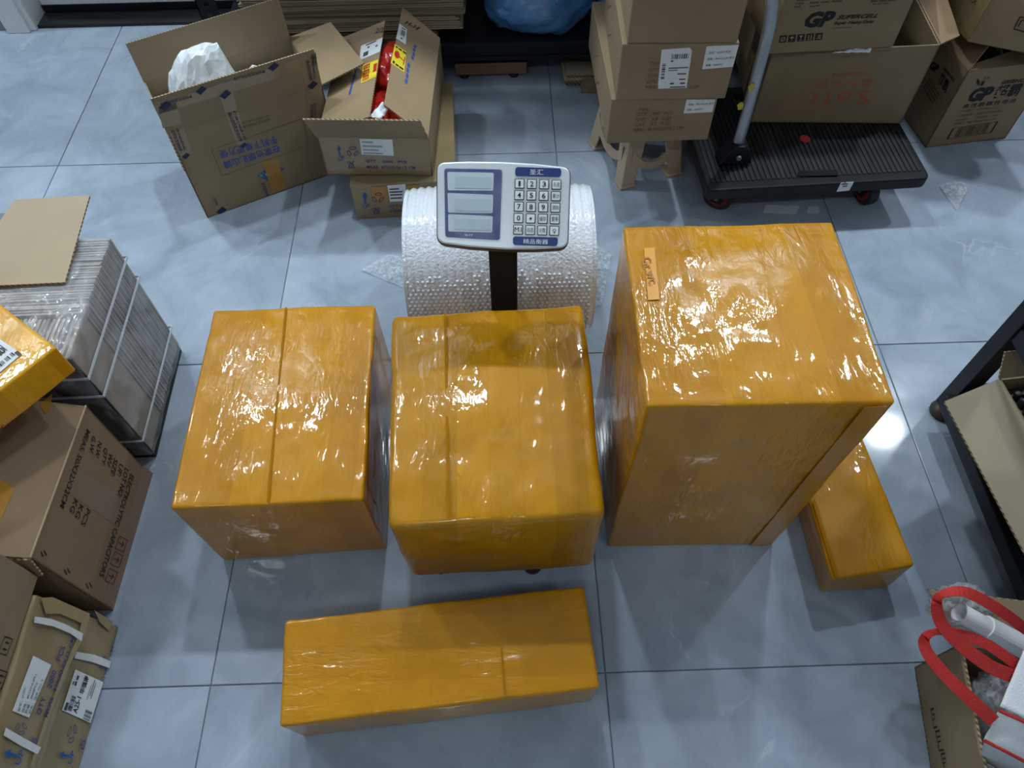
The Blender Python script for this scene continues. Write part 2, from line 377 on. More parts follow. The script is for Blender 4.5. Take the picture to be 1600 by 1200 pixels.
def rounded_box(c, r=.006, n=30, bulge=.0, amp=.0022, seed=0.0, crumple=.0008):
    """dense carton skin with soft corners, bulged and slightly crumpled faces"""
    P = {k: c[k] for k in c if len(k) == 3}
    W = (c['FRb']-c['FLb']).length; D = (c['BLb']-c['FLb']).length; H = (c['FLt']-c['FLb']).length
    dims = (W, D, H)
    def tri(u, v, w_):
        a = (P['FLb']*(1-u)+P['FRb']*u)*(1-v)+(P['BLb']*(1-u)+P['BRb']*u)*v
        b = (P['FLt']*(1-u)+P['FRt']*u)*(1-v)+(P['BLt']*(1-u)+P['BRt']*u)*v
        return a*(1-w_)+b*w_
    ctr = tri(.5, .5, .5)
    def axis(L_):
        e = [0, .3*r/L_, .65*r/L_, r/L_, 2*r/L_]; k = max(6, int(n*L_/max(dims)))
        return e+[2*r/L_+(1-4*r/L_)*i/k for i in range(1, k)]+[1-q for q in reversed(e)]
    AX = [axis(q) for q in dims]; vid = {}; mb = MB()
    def vert(u, v, w_):
        k = (round(u, 6), round(v, 6), round(w_, 6))
        if k in vid: return vid[k]
        p = V((u*W, v*D, w_*H)); q = V([min(max(p[i], r), dims[i]-r) for i in range(3)]); d = p-q
        if d.length > 0: p = q+d.normalized()*r
        nrm = d.normalized() if d.length > 0 else V((0, 0, 1))
        x = tri(p.x/W, p.y/D, p.z/H); out = (x-ctr)
        f = 16*16*u*(1-u)*v*(1-v)
        bu = 0
        if w_ in (0, 1): bu = 16*u*(1-u)*v*(1-v)*(1 if w_ == 1 else 0)
        elif v in (0, 1): bu = 16*u*(1-u)*w_*(1-w_)
        else: bu = 16*v*(1-v)*w_*(1-w_)
        ax = max(range(3), key=lambda i: abs(nrm[i]))
        x = x+out.normalized()*bulge*bu
        sv = V((seed, seed*1.7, -seed))
        x = x+noise.noise_vector(x*7+sv)*amp+noise.noise_vector(x*31+sv)*crumple
        if w_ == 0: x.z = max(x.z, P['FLb'].z)
        vid[k] = len(mb.v); mb.v.append(x); return vid[k]
    def facegrid(fix, val, i, j, flip):
        A, B = AX[i], AX[j]
        for a in range(len(A)-1):
            for b in range(len(B)-1):
                q = []
                for (p_, q_) in ((A[a], B[b]), (A[a+1], B[b]), (A[a+1], B[b+1]), (A[a], B[b+1])):
                    cc = [0, 0, 0]; cc[fix] = val; cc[i] = p_; cc[j] = q_; q.append(vert(*cc))
                mb.f.append(q[::-1] if flip else q); mb.m.append(0)
    facegrid(2, 1, 0, 1, False); facegrid(2, 0, 0, 1, True)
    facegrid(1, 0, 0, 2, False); facegrid(1, 1, 0, 2, True)
    facegrid(0, 1, 1, 2, False); facegrid(0, 0, 1, 2, True)
    zmin = min(P[k].z for k in P)
    for p in mb.v: p.z = max(p.z, zmin)
    return mb
def px_box(z0, z1, **k):
    """hexahedron from pixels of its visible corners, each on the level it stands at"""
    c = {}
    for key, p in k.items():
        c[key] = V(p) if len(p) == 3 else FL(p, z1 if key.endswith('t') else z0)
    return c
def blob(center, rad, seed, nu=40, nv=26, amp=.25, fr=2.2, ridge=.12, flat=None):
    center = V(center); mb = MB()
    def fn(u, v):
        a = 2*math.pi*u; b = math.pi*(v-.5); d = V((math.cos(a)*math.cos(b), math.sin(a)*math.cos(b), math.sin(b)))
        k = 1+amp*noise.noise(d*fr+V((seed, 0, 0)))+ridge*(.5-abs(noise.noise(d*fr*3.1+V((0, seed, 0)))))
        p = center+V((d.x*rad[0], d.y*rad[1], d.z*rad[2]))*k
        if flat is not None: p.z = max(p.z, flat)
        return p
    return mb.grid(fn, nu, nv, closeu=True)

# ================================================================== THE SETTING
X0, X1, Y0, Y1 = -2.4, 5.6, -4.0, 0.79
GROUT = M('grout', (.16, .19, .22), .6)
TILE = mat_tile()
fl = build(MB().abox(X0, X1, Y0, 1.3, -.05, -.003), 'floor', GROUT); tag(fl, 'grey marble tiled floor under all the cartons', 'floor', kind='structure')
def tile_mesh():
    h = .3988; b = .0014; mb = MB()
    mb.add([(-h, -h, -.0025), (h, -h, -.0025), (h, h, -.0025), (-h, h, -.0025), (-h, -h, -b*.7), (h, -h, -b*.7), (h, h, -b*.7), (-h, h, -b*.7),
            (-h+b, -h+b, 0), (h-b, -h+b, 0), (h-b, h-b, 0), (-h+b, h-b, 0)],
           [(0, 1, 5, 4), (1, 2, 6, 5), (2, 3, 7, 6), (3, 0, 4, 7), (4, 5, 9, 8), (5, 6, 10, 9), (6, 7, 11, 10), (7, 4, 8, 11), (8, 9, 10, 11)])
    me = bpy.data.meshes.new('tile'); me.from_pydata([tuple(p) for p in mb.v], [], mb.f); me.materials.append(TILE); return me
TM = tile_mesh()
for j in range(6):
    for i in range(10):
        o = bpy.data.objects.new('tile', TM); COL.objects.link(o); o.parent = fl
        o.location = (X0+.4+.8*i, .4-.8*j, 0)
        if (i*7+j*3) % 4 in (1, 2): o.rotation_euler.z = math.pi

def struct(name, mb, m, label, cat, **k):
    o = build(mb, name, m, **k); tag(o, label, cat, kind='structure'); return o
# back wall with the doorway at its left end
DX0, DX1 = -.315, .62
struct('wall_back', MB().abox(X0, DX0-.09, Y1, 1.2, 0, CEIL).abox(DX1+.09, X1, Y1, 1.2, 0, CEIL).abox(DX0-.09, DX1+.09, Y1, 1.2, 2.12, CEIL), WALL_M, 'painted wall behind the black rack', 'wall')
struct('wall_left', MB().abox(X0-.1, X0, Y0, 1.2, 0, CEIL), WALL_M, 'plain painted wall on the carton side', 'wall')
struct('wall_right', MB().abox(X1, X1+.1, Y0, 1.2, 0, CEIL), WALL_M, 'plain painted wall on the trolley side', 'wall')
struct('wall_front', MB().abox(X0-.1, X1+.1, Y0-.1, Y0, 0, CEIL), WALL_M, 'plain painted wall opposite the rack', 'wall')
struct('ceiling', MB().abox(X0-.1, X1+.1, Y0-.1, 1.2, CEIL+.03, CEIL+.1), CEIL_M, 'white ceiling carrying the round downlights', 'ceiling')
struct('baseboard_back', MB().abox(X0, DX0-.10, Y1-.012, Y1, 0, .09), M('grey_baseboard', (.24, .29, .35), .4), 'blue-grey baseboard left of the white door frame', 'baseboard', bevel=.003)
MARBLE = M('black_marble', (.02, .023, .027), .2, var=.9, vscale=9, base2=(.006, .007, .009), detail=8, stretch=(.5, 3, 1))
struct('trim_1', MB().abox(DX0, DX1, Y1-.005, Y1+.13, 0.0, .012), MARBLE, 'black marble door sill with white veins', 'door sill', bevel=.002)
jb = MB()
for x0, x1 in ((DX0-.105, DX0), (DX1, DX1+.105)):
    jb.abox(x0, x1, Y1-.02, Y1+.13, 0, 2.12); jb.abox(x0+(.0 if x0 < 0 else .02), x1-(.02 if x0 < 0 else 0), Y1-.035, Y1-.019, 0, 2.12)
jb.abox(DX0, DX1, Y1-.02, Y1+.13, 2.08, 2.12)
struct('trim_2', jb, WHITE_PAINT, 'white moulded frame around the white door', 'door frame', bevel=.004)
dr = struct('door_1', MB().abox(DX0+.004, DX1-.004, Y1+.085, Y1+.125, .028, 2.08), WHITE_PAINT, 'plain white door above the black marble sill', 'door', bevel=.003)
build(MB().abox(DX0+.004, DX1-.004, Y1+.079, Y1+.084, .018, .042), 'bottom_seal', BLACK_METAL, dr)

# ceiling downlights
LENS = M('lit_lens', (1, 1, 1), .4, emit=2.0)
for ry, pw in LAMP_ROWS:
    for lx in LAMP_X:
        t = thing('downlight', 'round white recessed downlight in the ceiling', 'lamp', (lx, ry, CEIL+.03), 'ceiling downlights')
        rim = MB()
        def ring(u, v, lx=lx, ry=ry):
            a = 2*math.pi*u; r = (.085, .105, .105)[min(int(round(v*2)), 2)]; z = (CEIL+.004, CEIL+.0, CEIL+.03)[min(int(round(v*2)), 2)]
            return (lx+r*math.cos(a), ry+r*math.sin(a), z)
        rim.grid(ring, 24, 2, closeu=True); build(rim, 'rim', WHITE_PAINT, t, smooth=True)
        ln = MB(); ln.prism([(lx+.085*math.cos(-2*math.pi*k/20), ry+.085*math.sin(-2*math.pi*k/20), CEIL+.01) for k in range(20)], (0, 0, -1), .01)
        build(ln, 'lens', LENS, t)
        ld = bpy.data.lights.new('lamp_light', 'AREA'); ld.shape = 'DISK'; ld.size = .15; ld.energy = pw; ld.color = LAMP_COL; ld.spread = math.radians(165)
        lo = bpy.data.objects.new('lamp_light', ld); COL.objects.link(lo); lo.parent = t; lo.location = (0, 0, -.032)

# ================================================================== ORANGE TAPED CARTONS
def taped(name, c, label, mat, r=.007, bulge=.003, amp=.0025, seed=0.0, n=34, crumple=.0008):
    t = thing(name, label, 'carton', base(c), 'orange taped parcels')
    build(rounded_box(c, r, n, bulge, amp, seed, crumple), 'body', mat, t, smooth=True); return t
T1 = mat_tape('orange_tape_wrap_a', dark=(.46, .20, .002), light=(.57, .255, .003), seed=.3, wrinkle=.6)
T2 = mat_tape('orange_tape_wrap_b', dark=(.42, .19, .002), light=(.55, .25, .003), seed=1.1, wrinkle=.6)
T3 = mat_tape('orange_tape_wrap_c', dark=(.48, .205, .002), light=(.58, .26, .004), seed=2.2, wrinkle=.75)
T4 = mat_tape('orange_tape_wrap_d', dark=(.40, .175, .002), light=(.49, .22, .003), seed=3.1, wrinkle=.6)
T5 = mat_tape('orange_tape_wrap_e', dark=(.45, .195, .002), light=(.55, .245, .003), seed=4.4, wrinkle=.9, streak=(.3, 1.0, 1.0), swap=True)

A = px_box(0, .284, BLt=(332, 484), BRt=(587, 475), FRt=(567, 780), FLt=(264, 795), FLb=(348, 876), FRb=(604, 859), BLb=(.765, -.862, 0), BRb=(1.13, -.85, 0))
tA = taped('taped_parcel', A, 'orange taped carton left of the one on the weighing scale', T1, seed=.5)
fA = face(A, 'T')
decal(tA, 'tape_seam', fA, [(446, 482), (449, 481), (421, 784), (417, 785)], M('tape_crease', (.36, .15, .003), .7, spec=.05), .0032)
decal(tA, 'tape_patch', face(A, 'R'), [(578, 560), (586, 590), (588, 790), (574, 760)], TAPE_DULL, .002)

B = px_box(.1, .371, BLt=(612, 491), BRt=(911, 474), FRt=(945, 804), FLt=(605, 826), FLb=(641, 903), FRb=(927, 885), BLb=(1.195, -.955, .1), BRb=(1.578, -.94, .1))
tB = taped('taped_parcel', B, 'crumpled orange taped carton standing on the scale platform', T2, r=.014, bulge=.006, amp=.005, seed=3.3, crumple=.0014)
fB = face(B, 'T')
decal(tB, 'tape_seam', fB, [(694, 492), (698, 491), (704, 814), (700, 815)], M('tape_crease', (.36, .15, .003), .7, spec=.05), .0062)

Cc = px_box(0, .613, BLt=(973, 354), BRt=(1302, 345), FRt=(1400, 630), FLt=(1012, 636), FLb=(948, 855), FRb=(1207, 852), BLb=(1.638, -.957, 0), BRb=(2.02, -.965, 0))
tC = taped('taped_parcel', Cc, 'tallest orange taped carton beside the scale', T3, seed=6.1, r=.006, n=44)
fC = face(Cc, 'T')
prn(tC, 'Gr.wt:', fC, (1001, 408), (1014, 449), (1015, 403), INK_FAINT, bold=.01, off=.006)
decal(tC, 'tape_patch', fC, [(1006, 390), (1022, 389), (1030, 470), (1012, 471)], M('bright_tape_strip', (.70, .31, .012), .3, coat=.5), .004)
fCF = face(Cc, 'F')
decal(tC, 'corner_tape', fCF, [(1350, 634), (1385, 632), (1198, 850), (1172, 851)], M('film_strip', (.50, .215, .006), .25, coat=.6), .003)

D = px_box(0, .108, FRt=(1431, 884), FLt=(1299, 906), FLb=(1280, 927), FRb=(1388, 918), BLt=(2.06, -1.06, .108), BRt=(2.215, -1.03, .108), BLb=(2.068, -1.06, 0), BRb=(2.212, -1.03, 0))
tD = taped('taped_parcel', D, 'smallest orange taped carton at the foot of the tallest one', T4, seed=8.2, r=.007, bulge=.002)
fD = face(D, 'T')
decal(tD, 'tape_seam', fD, [(1269, 785), (1273, 783), (1310, 902), (1304, 903)], M('tape_crease', (.36, .15, .003), .7, spec=.05), .003)

E_ = px_box(0, .154, BLt=(445, 970), BRt=(913, 914), FRt=(937, 1075), FLt=(436, 1135), FLb=(473, 1152), FRb=(923, 1097), BLb=(.983, -1.515, 0), BRb=(1.558, -1.47, 0))
tE = taped('taped_parcel', E_, 'long low orange taped carton lying in front of the scale', T5, seed=10.4, r=.007, bulge=.003)
fE = face(E_, 'T')
decal(tE, 'tape_seam', fE, [(782, 1013), (785, 1012), (791, 1090), (788, 1091)], M('tape_crease', (.36, .15, .003), .7, spec=.05), .0038)

# ================================================================== WEIGHING SCALE
SC_Y = -.885
tS = thing('weighing_scale', 'platform weighing scale with a steel keypad head on a black column', 'scale', (1.39, -1.16, 0))
mb = MB(); mb.abox(1.225, 1.545, -1.385, -.955, .045, .075)
build(mb, 'frame', BLACK_METAL, tS, bevel=.006)
build(MB().abox(1.22, 1.55, -1.39, -.95, .076, .0995), 'platform', M('brushed_platform', (.5, .52, .54), .3, metal=.9), tS, bevel=.005)
for fx, fy in ((1.26, -1.365), (1.462, -1.372), (1.26, -.985), (1.51, -.985)):
    build(MB().tube([(fx, fy, 0), (fx, fy, .012), (fx, fy, .02), (fx, fy, .046)], [.02, .021, .012, .012], 14), 'foot', M('dark_red_foot', (.05, .012, .014), .5), tS, smooth=False)
cx0 = AY((765, 420), SC_Y).x; cx1 = AY((808, 420), SC_Y).x
HC = AY((787, 321), SC_Y-.02)
build(MB().abox(cx0, cx1, SC_Y-.022, SC_Y+.022, .05, HC.z-.01), 'column', M('matt_black_column', (.010, .012, .016), .6, spec=.2), tS, bevel=.004)
build(MB().abox(cx0-.02, cx1+.02, -.96, SC_Y+.03, .045, .06), 'column_bracket', BLACK_METAL, tS, bevel=.004)
hn = V((0, -.60, .80)).normalized(); hf = (HC, hn)
def H(x, y, off=0.0): return PL((620+x*.225, 230+y*.225), hf)+hn*off
def rrect(pts, r, k=5):
    """rounded polygon"""
    out = []; n_ = len(pts)
    for i in range(n_):
        p = pts[i]; a = (pts[i-1]-p); b = (pts[(i+1) % n_]-p); ra = a.normalized()*r; rb = b.normalized()*r
        for t in range(k+1):
            t /= k; out.append((p+ra)*(1-t)**2+p*2*t*(1-t)+(p+rb)*t**2)
    return out
def bowed(x0, y0, x1, y1):  # unused helper kept simple
    return [(x0, y0), (x1, y1)]
HEAD = [(275, 668), (500, 698), (760, 716), (960, 716), (1192, 704), (1212, 140), (960, 112), (740, 100), (500, 96), (274, 104)]
steel = M('brushed_steel_panel', (.78, .85, .89), .3, metal=.35, var=.04, vscale=40, stretch=(1, 30, 1))
hp = [H(*p) for p in HEAD]
def soft(pts, corner, r):
    out = []; n_ = len(pts)
    for i in range(n_):
        p = pts[i]
        if i in corner:
            a = (pts[i-1]-p).normalized()*r; b = (pts[(i+1) % n_]-p).normalized()*r
            for t in range(6): t /= 5; out.append((p+a)*(1-t)**2+p*2*t*(1-t)+(p+b)*t*t)
        else: out.append(p)
    return out
hp = soft(hp, (0, 4, 5, 9), .016)
hd = build(MB().prism([p-hn*.002 for p in hp], hn, .035), 'head_case', M('dark_case', (.03, .035, .04), .4), tS, bevel=.003)
ctr = sum(hp, V((0, 0, 0)))/len(hp)
build(MB().prism([ctr+(p-ctr)*.985+hn*.004 for p in hp], hn, .006), 'steel_panel', steel, tS, bevel=.003)
NAVY = M('navy_panel', (.02, .045, .19), .3, coat=.5)
LCD = M('pale_lcd', (.55, .66, .71), .15, coat=.6, bump=.12, bscale=18)
LCD_IN = M('lcd_window', (.46, .57, .62), .12, coat=.6, bump=.15, bscale=14)
def hpoly(name, pts, mat, off, r=.003, parent=tS, t=.001):
    q = rrect([H(*p) for p in pts], r); return build(MB().prism([p+hn*off for p in q], hn, t), name, mat, parent)
scr = hpoly('display_frame', [(338, 628), (716, 650), (732, 160), (332, 152)], NAVY, .0052, .006)
SILV = M('silver_rim', (.7, .76, .8), .3, metal=.7)
hpoly('display_rim', [(332, 634), (722, 657), (739, 153), (326, 145)], SILV, .0046, .007)
for (a, b, c_, d_) in (((356, 304), (670, 306), (674, 182), (352, 176)), ((358, 458), (666, 462), (670, 334), (354, 322)), ((360, 588), (662, 596), (667, 482), (358, 468))):
    hpoly('display_window', [a, b, c_, d_], LCD, .0058, .003)
for q in ([(405, 288), (655, 292), (657, 214), (405, 208)], [(404, 446), (652, 450), (655, 368), (404, 360)], [(402, 574), (650, 580), (654, 506), (400, 500)]):
    hpoly('lcd_glass', q, LCD_IN, .0064, .002, scr)
WINK = M('white_print', (.8, .84, .86), .5)
def htext(s, O, X, Y, mat, bold=0.0, parent=tS, off=.0072, name='printed_text', shear=0.0):
    o = H(*O, off); ex = H(*X, off)-o; ey = H(*Y, off)-o; vs, fs = text_geo(s, bold, shear)
    return build(MB().add([o+ex*u+ey*v for u, v in vs], fs), name, mat, parent)
htext('H-17', (475, 620), (528, 622), (475, 606), WINK, .01, scr)
p1 = hpoly('brand_plate', [(820, 205), (1138, 212), (1142, 152), (824, 142)], NAVY, .0058, .006)
htext('圣汇', (922, 196), (1018, 198), (922, 160), WINK, .0, p1)
p2 = hpoly('maker_plate', [(806, 682), (1114, 690), (1118, 630), (806, 622)], NAVY, .0058, .006)
htext('精品衡器', (876, 674), (1048, 678), (878, 640), WINK, .0, p2)
KEYS = [['1', '2', '3', '去皮'], ['4', '5', '6', '累计'], ['7', '8', '9', '清除'], ['0', '•', '储存', '置零'], ['M1', '动态', '计数', '*']]
KEYM = M('pale_key', (.78, .84, .87), .35); KEYD = M('key_outline', (.02, .025, .03), .5)
for r_ in range(5):
    for k_ in range(4):
        u, v_ = k_/3, r_/4
        x = (852*(1-u)+1107*u)*(1-v_)+(842*(1-u)+1092*u)*v_; y = (258*(1-u)+265*u)*(1-v_)+(576*(1-u)+584*u)*v_
        o_ = hpoly('key', [(x-34, y+33), (x+33, y+34), (x+35, y-33), (x-33, y-34)], KEYD, .0060, .0012)
        hpoly('key_cap', [(x-29, y+28), (x+27, y+29), (x+29, y-28), (x-28, y-29)], KEYM, .0072, .001, o_)
        s = KEYS[r_][k_]
        if s == '•': htext('●', (x-8, y+8), (x+8, y+9), (x-8, y-8), INK_BLACK, 0, o_, .008, 'key_label')
        elif s == '*':
            o = H(x-16, y+18, .008); ex = H(x+16, y+19, .008)-o; ey = H(x-16, y-16, .008)-o; mbk = MB()
            pl = poly_line([(.5+.28*math.cos(a*.628), .6+.28*math.sin(a*.628)) for a in range(10)], .09, True)+[[(.38, 0), (.62, 0), (.62, .3), (.38, .3)]]
            pl += line_polys([((.0, .6), (.12, .6)), ((.88, .6), (1, .6))], .08)
            for q in pl: mbk.add([o+ex*a+ey*b for a, b in q], [[0, 1, 2, 3]])
            build(mbk, 'key_label', INK_BLACK, o_)
        elif len(s) == 1: htext(s, (x-(8 if s == '1' else 13), y+18), (x+(6 if s == '1' else 12), y+19), (x-(7 if s == '1' else 12), y-18), INK_BLACK, .012, o_, .008, 'key_label')
        else: htext(s, (x-24, y+16), (x+23, y+17), (x-23, y-17), INK_BLACK, .0, o_, .008, 'key_label')
# crinkled protective film over the display
mb = MB()
def filmf(u, v):
    a = H(336, 640)*(1-u)+H(722, 652)*u; b = H(328, 150)*(1-u)+H(736, 158)*u; p = a*(1-v)+b*v
    return p+hn*(.0085+.0016*noise.noise(V((u*5, v*6, 3)))+.0022*max(0, .12-abs(noise.noise(V((u*2.4, v*1.8, 7)))))*8*.4)
mb.grid(filmf, 30, 30); build(mb, 'protective_film', mat_film('display_film', op=.10, bump=.25, bscale=20), tS, smooth=True)

# ================================================================== BUBBLE WRAP ROLL
BW = M('bubble_wrap', (.80, .86, .94), .18, coat=.7, bump=.45, bscale=160, spec=.6)
BWL = mat_film('loose_bubble_film', (.75, .82, .9), .42, .1, .9, 90)
RX0, RX1, RR, RYC = 1.186, 1.634, .185, -.635
tR = thing('bubble_wrap_roll', 'thick roll of clear bubble wrap lying behind the scale head', 'roll', ((RX0+RX1)/2, RYC, 0))
mb = MB()
def rollf(u, v):
    a = 2*math.pi*u; x = RX0+(RX1-RX0)*v; r = RR+.0022*math.sin(x*2*math.pi/.019)+.003*noise.noise(V((x*6, a*2, 1)))
    r -= .006*(abs(v-.5)*2)**6
    return (x, RYC+r*math.cos(a), max(RR+r*math.sin(a), .001))
mb.grid(rollf, 110, 110, closeu=True)
for x in (RX0, RX1):
    for k in range(4):
        pass
build(mb, 'roll_wrap', BW, tR, smooth=True)
for x, s in ((RX0, -1), (RX1, 1)):
    em = MB()
    def endf(u, v, x=x):
        a = 2*math.pi*u; r = .04+(RR-.044)*v; wv = .003*math.sin(r*2*math.pi/.012+a)
        return (x+wv-(.008 if x > 1.4 else -.008), RYC+r*math.cos(a), max(RR+r*math.sin(a), .002))
    em.grid(endf, 48, 26, closeu=True); build(em, 'roll_end', BW, tR, smooth=True)
# bubbles on the near side
bb = MB(); sp_ = .0115; nrow = 0
a = math.radians(141)
while a < math.radians(262):
    for i in range(int((RX1-RX0-.02)/sp_)):
        x = RX0+.01+i*sp_+(sp_/2 if nrow % 2 else 0); r = RR+.002
        n_ = V((0, math.cos(a), math.sin(a))); p = V((x, RYC, RR))+n_*r; e1 = V((1, 0, 0)); e2 = n_.cross(e1); q = .0044
        if p.z < .004 or random.random() > (math.degrees(a)-140)/14: continue
        vs = [p+(e1*math.cos(k*math.pi/3)+e2*math.sin(k*math.pi/3))*q for k in range(6)]+[p+(e1*math.cos(k*math.pi/3)+e2*math.sin(k*math.pi/3))*q*.62+n_*.0024 for k in range(6)]
        bb.add(vs, [(k, (k+1) % 6, 6+(k+1) % 6, 6+k) for k in range(6)]+[tuple(range(6, 12))])
    a += sp_*.87/RR; nrow += 1
build(bb, 'bubbles', BW, tR, smooth=True, kind='stuff')
def sheetmb(poly, seed, h=.012, n=26):
    """loose sheet spanned between four floor points, rippled"""
    p = [V(q) for q in poly]; mb = MB()
    def fn(u, v):
        q = (p[0]*(1-u)+p[1]*u)*(1-v)+(p[3]*(1-u)+p[2]*u)*v
        q = q.copy(); q.z += .003+h*abs(noise.noise(V((q.x*16, q.y*16, seed))))+.003*abs(noise.noise(V((q.x*70, q.y*70, seed)))); return q
    return mb.grid(fn, n, n)
build(sheetmb([FL((566, 424)), FL((640, 455)), (1.2, -.47, 0), FL((606, 399))], 3), 'loose_end', BWL, tR, smooth=True)
build(sheetmb([(1.62, -.66, 0), FL((940, 478)), FL((955, 400)), FL((920, 378))], 9), 'loose_end', BWL, tR, smooth=True)
sb = build(sheetmb([FL((1466, 292)), FL((1494, 331)), FL((1515, 289)), FL((1490, 284))], 5, .008, 14), 'bubble_wrap_scrap', BWL, smooth=True, origin=FL((1490, 300)))
tag(sb, 'small scrap of bubble wrap on the floor by the battery carton', 'scrap')
CT = M('pale_reflection', (.62, .70, .76), .12, coat=.7)  # pale glossy patches painted in place of lamp reflections on the tiles
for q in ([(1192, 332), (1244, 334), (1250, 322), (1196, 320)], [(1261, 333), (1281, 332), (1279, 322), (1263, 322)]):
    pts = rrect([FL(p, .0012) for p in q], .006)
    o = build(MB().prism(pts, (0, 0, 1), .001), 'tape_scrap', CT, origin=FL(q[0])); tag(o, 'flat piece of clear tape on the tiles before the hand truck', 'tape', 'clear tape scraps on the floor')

# ================================================================== BACK LEFT: OPEN CARTON WITH WHITE BAG
F = box8(.529, -.258, 27.2, .439, .269, .301, 0)
tF = thing('open_carton', 'large open brown carton with flaps up and a white plastic bag inside', 'carton', base(F))
build(open_body(F), 'body', [KRAFT_GREY, EDGE], tF)
up = V((0, 0, 1)); ex, ey = F['ex'], F['ey']
fr = flapmb(F['FLt'], F['FRt'], F['FRt']+up*.118-ey*.012, F['FLt']+up*.118-ey*.012); ffl = build(fr, 'flap', [KRAFT_GREY, EDGE], tF)
build(flapmb(F['BLt']+up*.112+ey*.012, F['BRt']+up*.118+ey*.012, F['BRt'], F['BLt']), 'flap', [KRAFT_GREY, EDGE], tF)
build(flapmb(F['FRt'], F['BRt'], F['BRt']+ex*.128+up*.02-ey*.02, F['FRt']+ex*.132+up*.03-ey*.01), 'flap', [KRAFT, EDGE], tF)
lv = (F['BLt']+F['FLt'])*.5-CAM; lv = (lv-ey*lv.dot(ey)).normalized()*.12+V((0, 0, .004))
build(flapmb(F['FLt']+lv-ey*.01, F['FLt'], F['BLt'], F['BLt']+lv+ey*.005), 'flap', [KRAFT, EDGE], tF)
fF = face(F, 'F'); fFu = (F['FLt'], ((F['FRt']-F['FLt']).cross(up*.118-ey*.012)).normalized())
def Z4(x, y): return (240+x*.2375, 60+y*.2375)
# print, upside down on the carton
prn(tF, '在家也想逛山姆', fF, Z4(822, 697), Z4(452, 812), Z4(838, 745), INK_BLUE, .012)
prn(tF, '手机下单更方便', fF, Z4(806, 640), Z4(424, 740), Z4(822, 690), INK_BLUE, .004)
for s_, a_, b_, c_ in (('更好的生活尽在山姆', (762, 522), (585, 575), (766, 540)), ('Life is Better in the Club', (758, 500), (580, 552), (761, 515))):
    prn(tF, s_, fF, Z4(*a_), Z4(*b_), Z4(*c_), INK_GREY)
rp_ = [Z4(380, 733), Z4(980, 527), Z4(1020, 700), Z4(450, 903)]
pp = [PL(p, fF)+fF[1]*.0008 for p in rp_]; mb = MB()
for i in range(4):
    a, b = pp[i], pp[(i+1) % 4]; n_ = (b-a).cross(fF[1]).normalized()*.0006; mb.add([a-n_, b-n_, b+n_, a+n_], [[0, 1, 2, 3]])
build(mb, 'printed_frame', INK_GREY, tF)
DIA = [[(0, .5), (.5, 0), (1, .5), (.5, 1)]]
shape(tF, DIA, fF, Z4(675, 965), Z4(850, 918), Z4(690, 842), M('blue_diamond', (.025, .11, .27), .6), 'printed_diamond')
prn(tF, "Sam's", fF, Z4(840, 880), Z4(700, 912), Z4(830, 852), M('pale_print', (.30, .38, .45), .6), .0, off=.0012)
decal(tF, 'orange_tape', fF, [Z4(716, 808), Z4(818, 790), Z4(868, 985), Z4(780, 1018)], TAPE_DULL, .0016)
def samtape(f, quad, name='printed_tape'):
    return decal(tF, name, f, [Z4(*q) for q in quad], CLEAR_TAPE_F, .0005)
CLEAR_TAPE_F = M('glossy_brown_tape', (.29, .215, .125), .25, coat=.5, var=.08, vscale=10)
samtape(fFu, [(5, 440), (1065, 95), (1078, 180), (30, 500)])
samtape(fFu, [(20, 420), (140, 400), (185, 560), (60, 590)]); samtape(fF, [(95, 600), (195, 575), (262, 760), (180, 790)])
samtape(fFu, [(420, 330), (512, 305), (550, 470), (470, 490)]); samtape(fF, [(475, 500), (560, 480), (610, 690), (545, 700)])
samtape(fFu, [(965, 160), (1066, 90), (1100, 320), (1000, 340)]); samtape(fF, [(1000, 345), (1105, 310), (1120, 520), (1005, 525)])
samtape(fF, [(385, 1040), (470, 1020), (494, 1130), (405, 1165)]); samtape(fF, [(690, 945), (740, 935), (770, 1035), (720, 1045)])
for f_, a_, b_, c_ in ((fF, (166, 745), (95, 560), (190, 738)), (fF, (562, 680), (485, 490), (588, 674)), (fFu, (1022, 278), (1000, 150), (1046, 270)), (fF, (1028, 520), (1030, 430), (1050, 520)),
                       (fF, (735, 1040), (705, 950), (762, 1034)), (fF, (405, 1098), (390, 1050), (425, 1094))):
    nm = '更好的生活尽在山姆' if abs(a_[1]-b_[1]) > 95 or abs(a_[0]-b_[0]) > 60 else '更好的生活'
    prn(tF, nm, f_, Z4(*a_), Z4(*b_), Z4(*c_), INK_NAVY, .01, off=.0014)
for f_, a_, b_, c_ in ((fF, (200, 735), (128, 548), (216, 730)), (fF, (595, 668), (515, 465), (612, 662)), (fFu, (1052, 268), (1035, 110), (1070, 262)), (fF, (1055, 520), (1056, 425), (1070, 520))):
    prn(tF, 'Life is Better in the Club', f_, Z4(*a_), Z4(*b_), Z4(*c_), INK_NAVY, .01, off=.0014)
for a_, b_ in (((725, 196), (520, 250)), ((245, 360), (40, 418))):
    d_ = (8, 26)
    prn(tF, '更好的生活尽在山姆', fFu, Z4(a_[0]+d_[0]-4, a_[1]+6), Z4(b_[0]+4, b_[1]+6), Z4(a_[0]+d_[0]+2, a_[1]+d_[1]+2), INK_NAVY, .01, off=.0014)
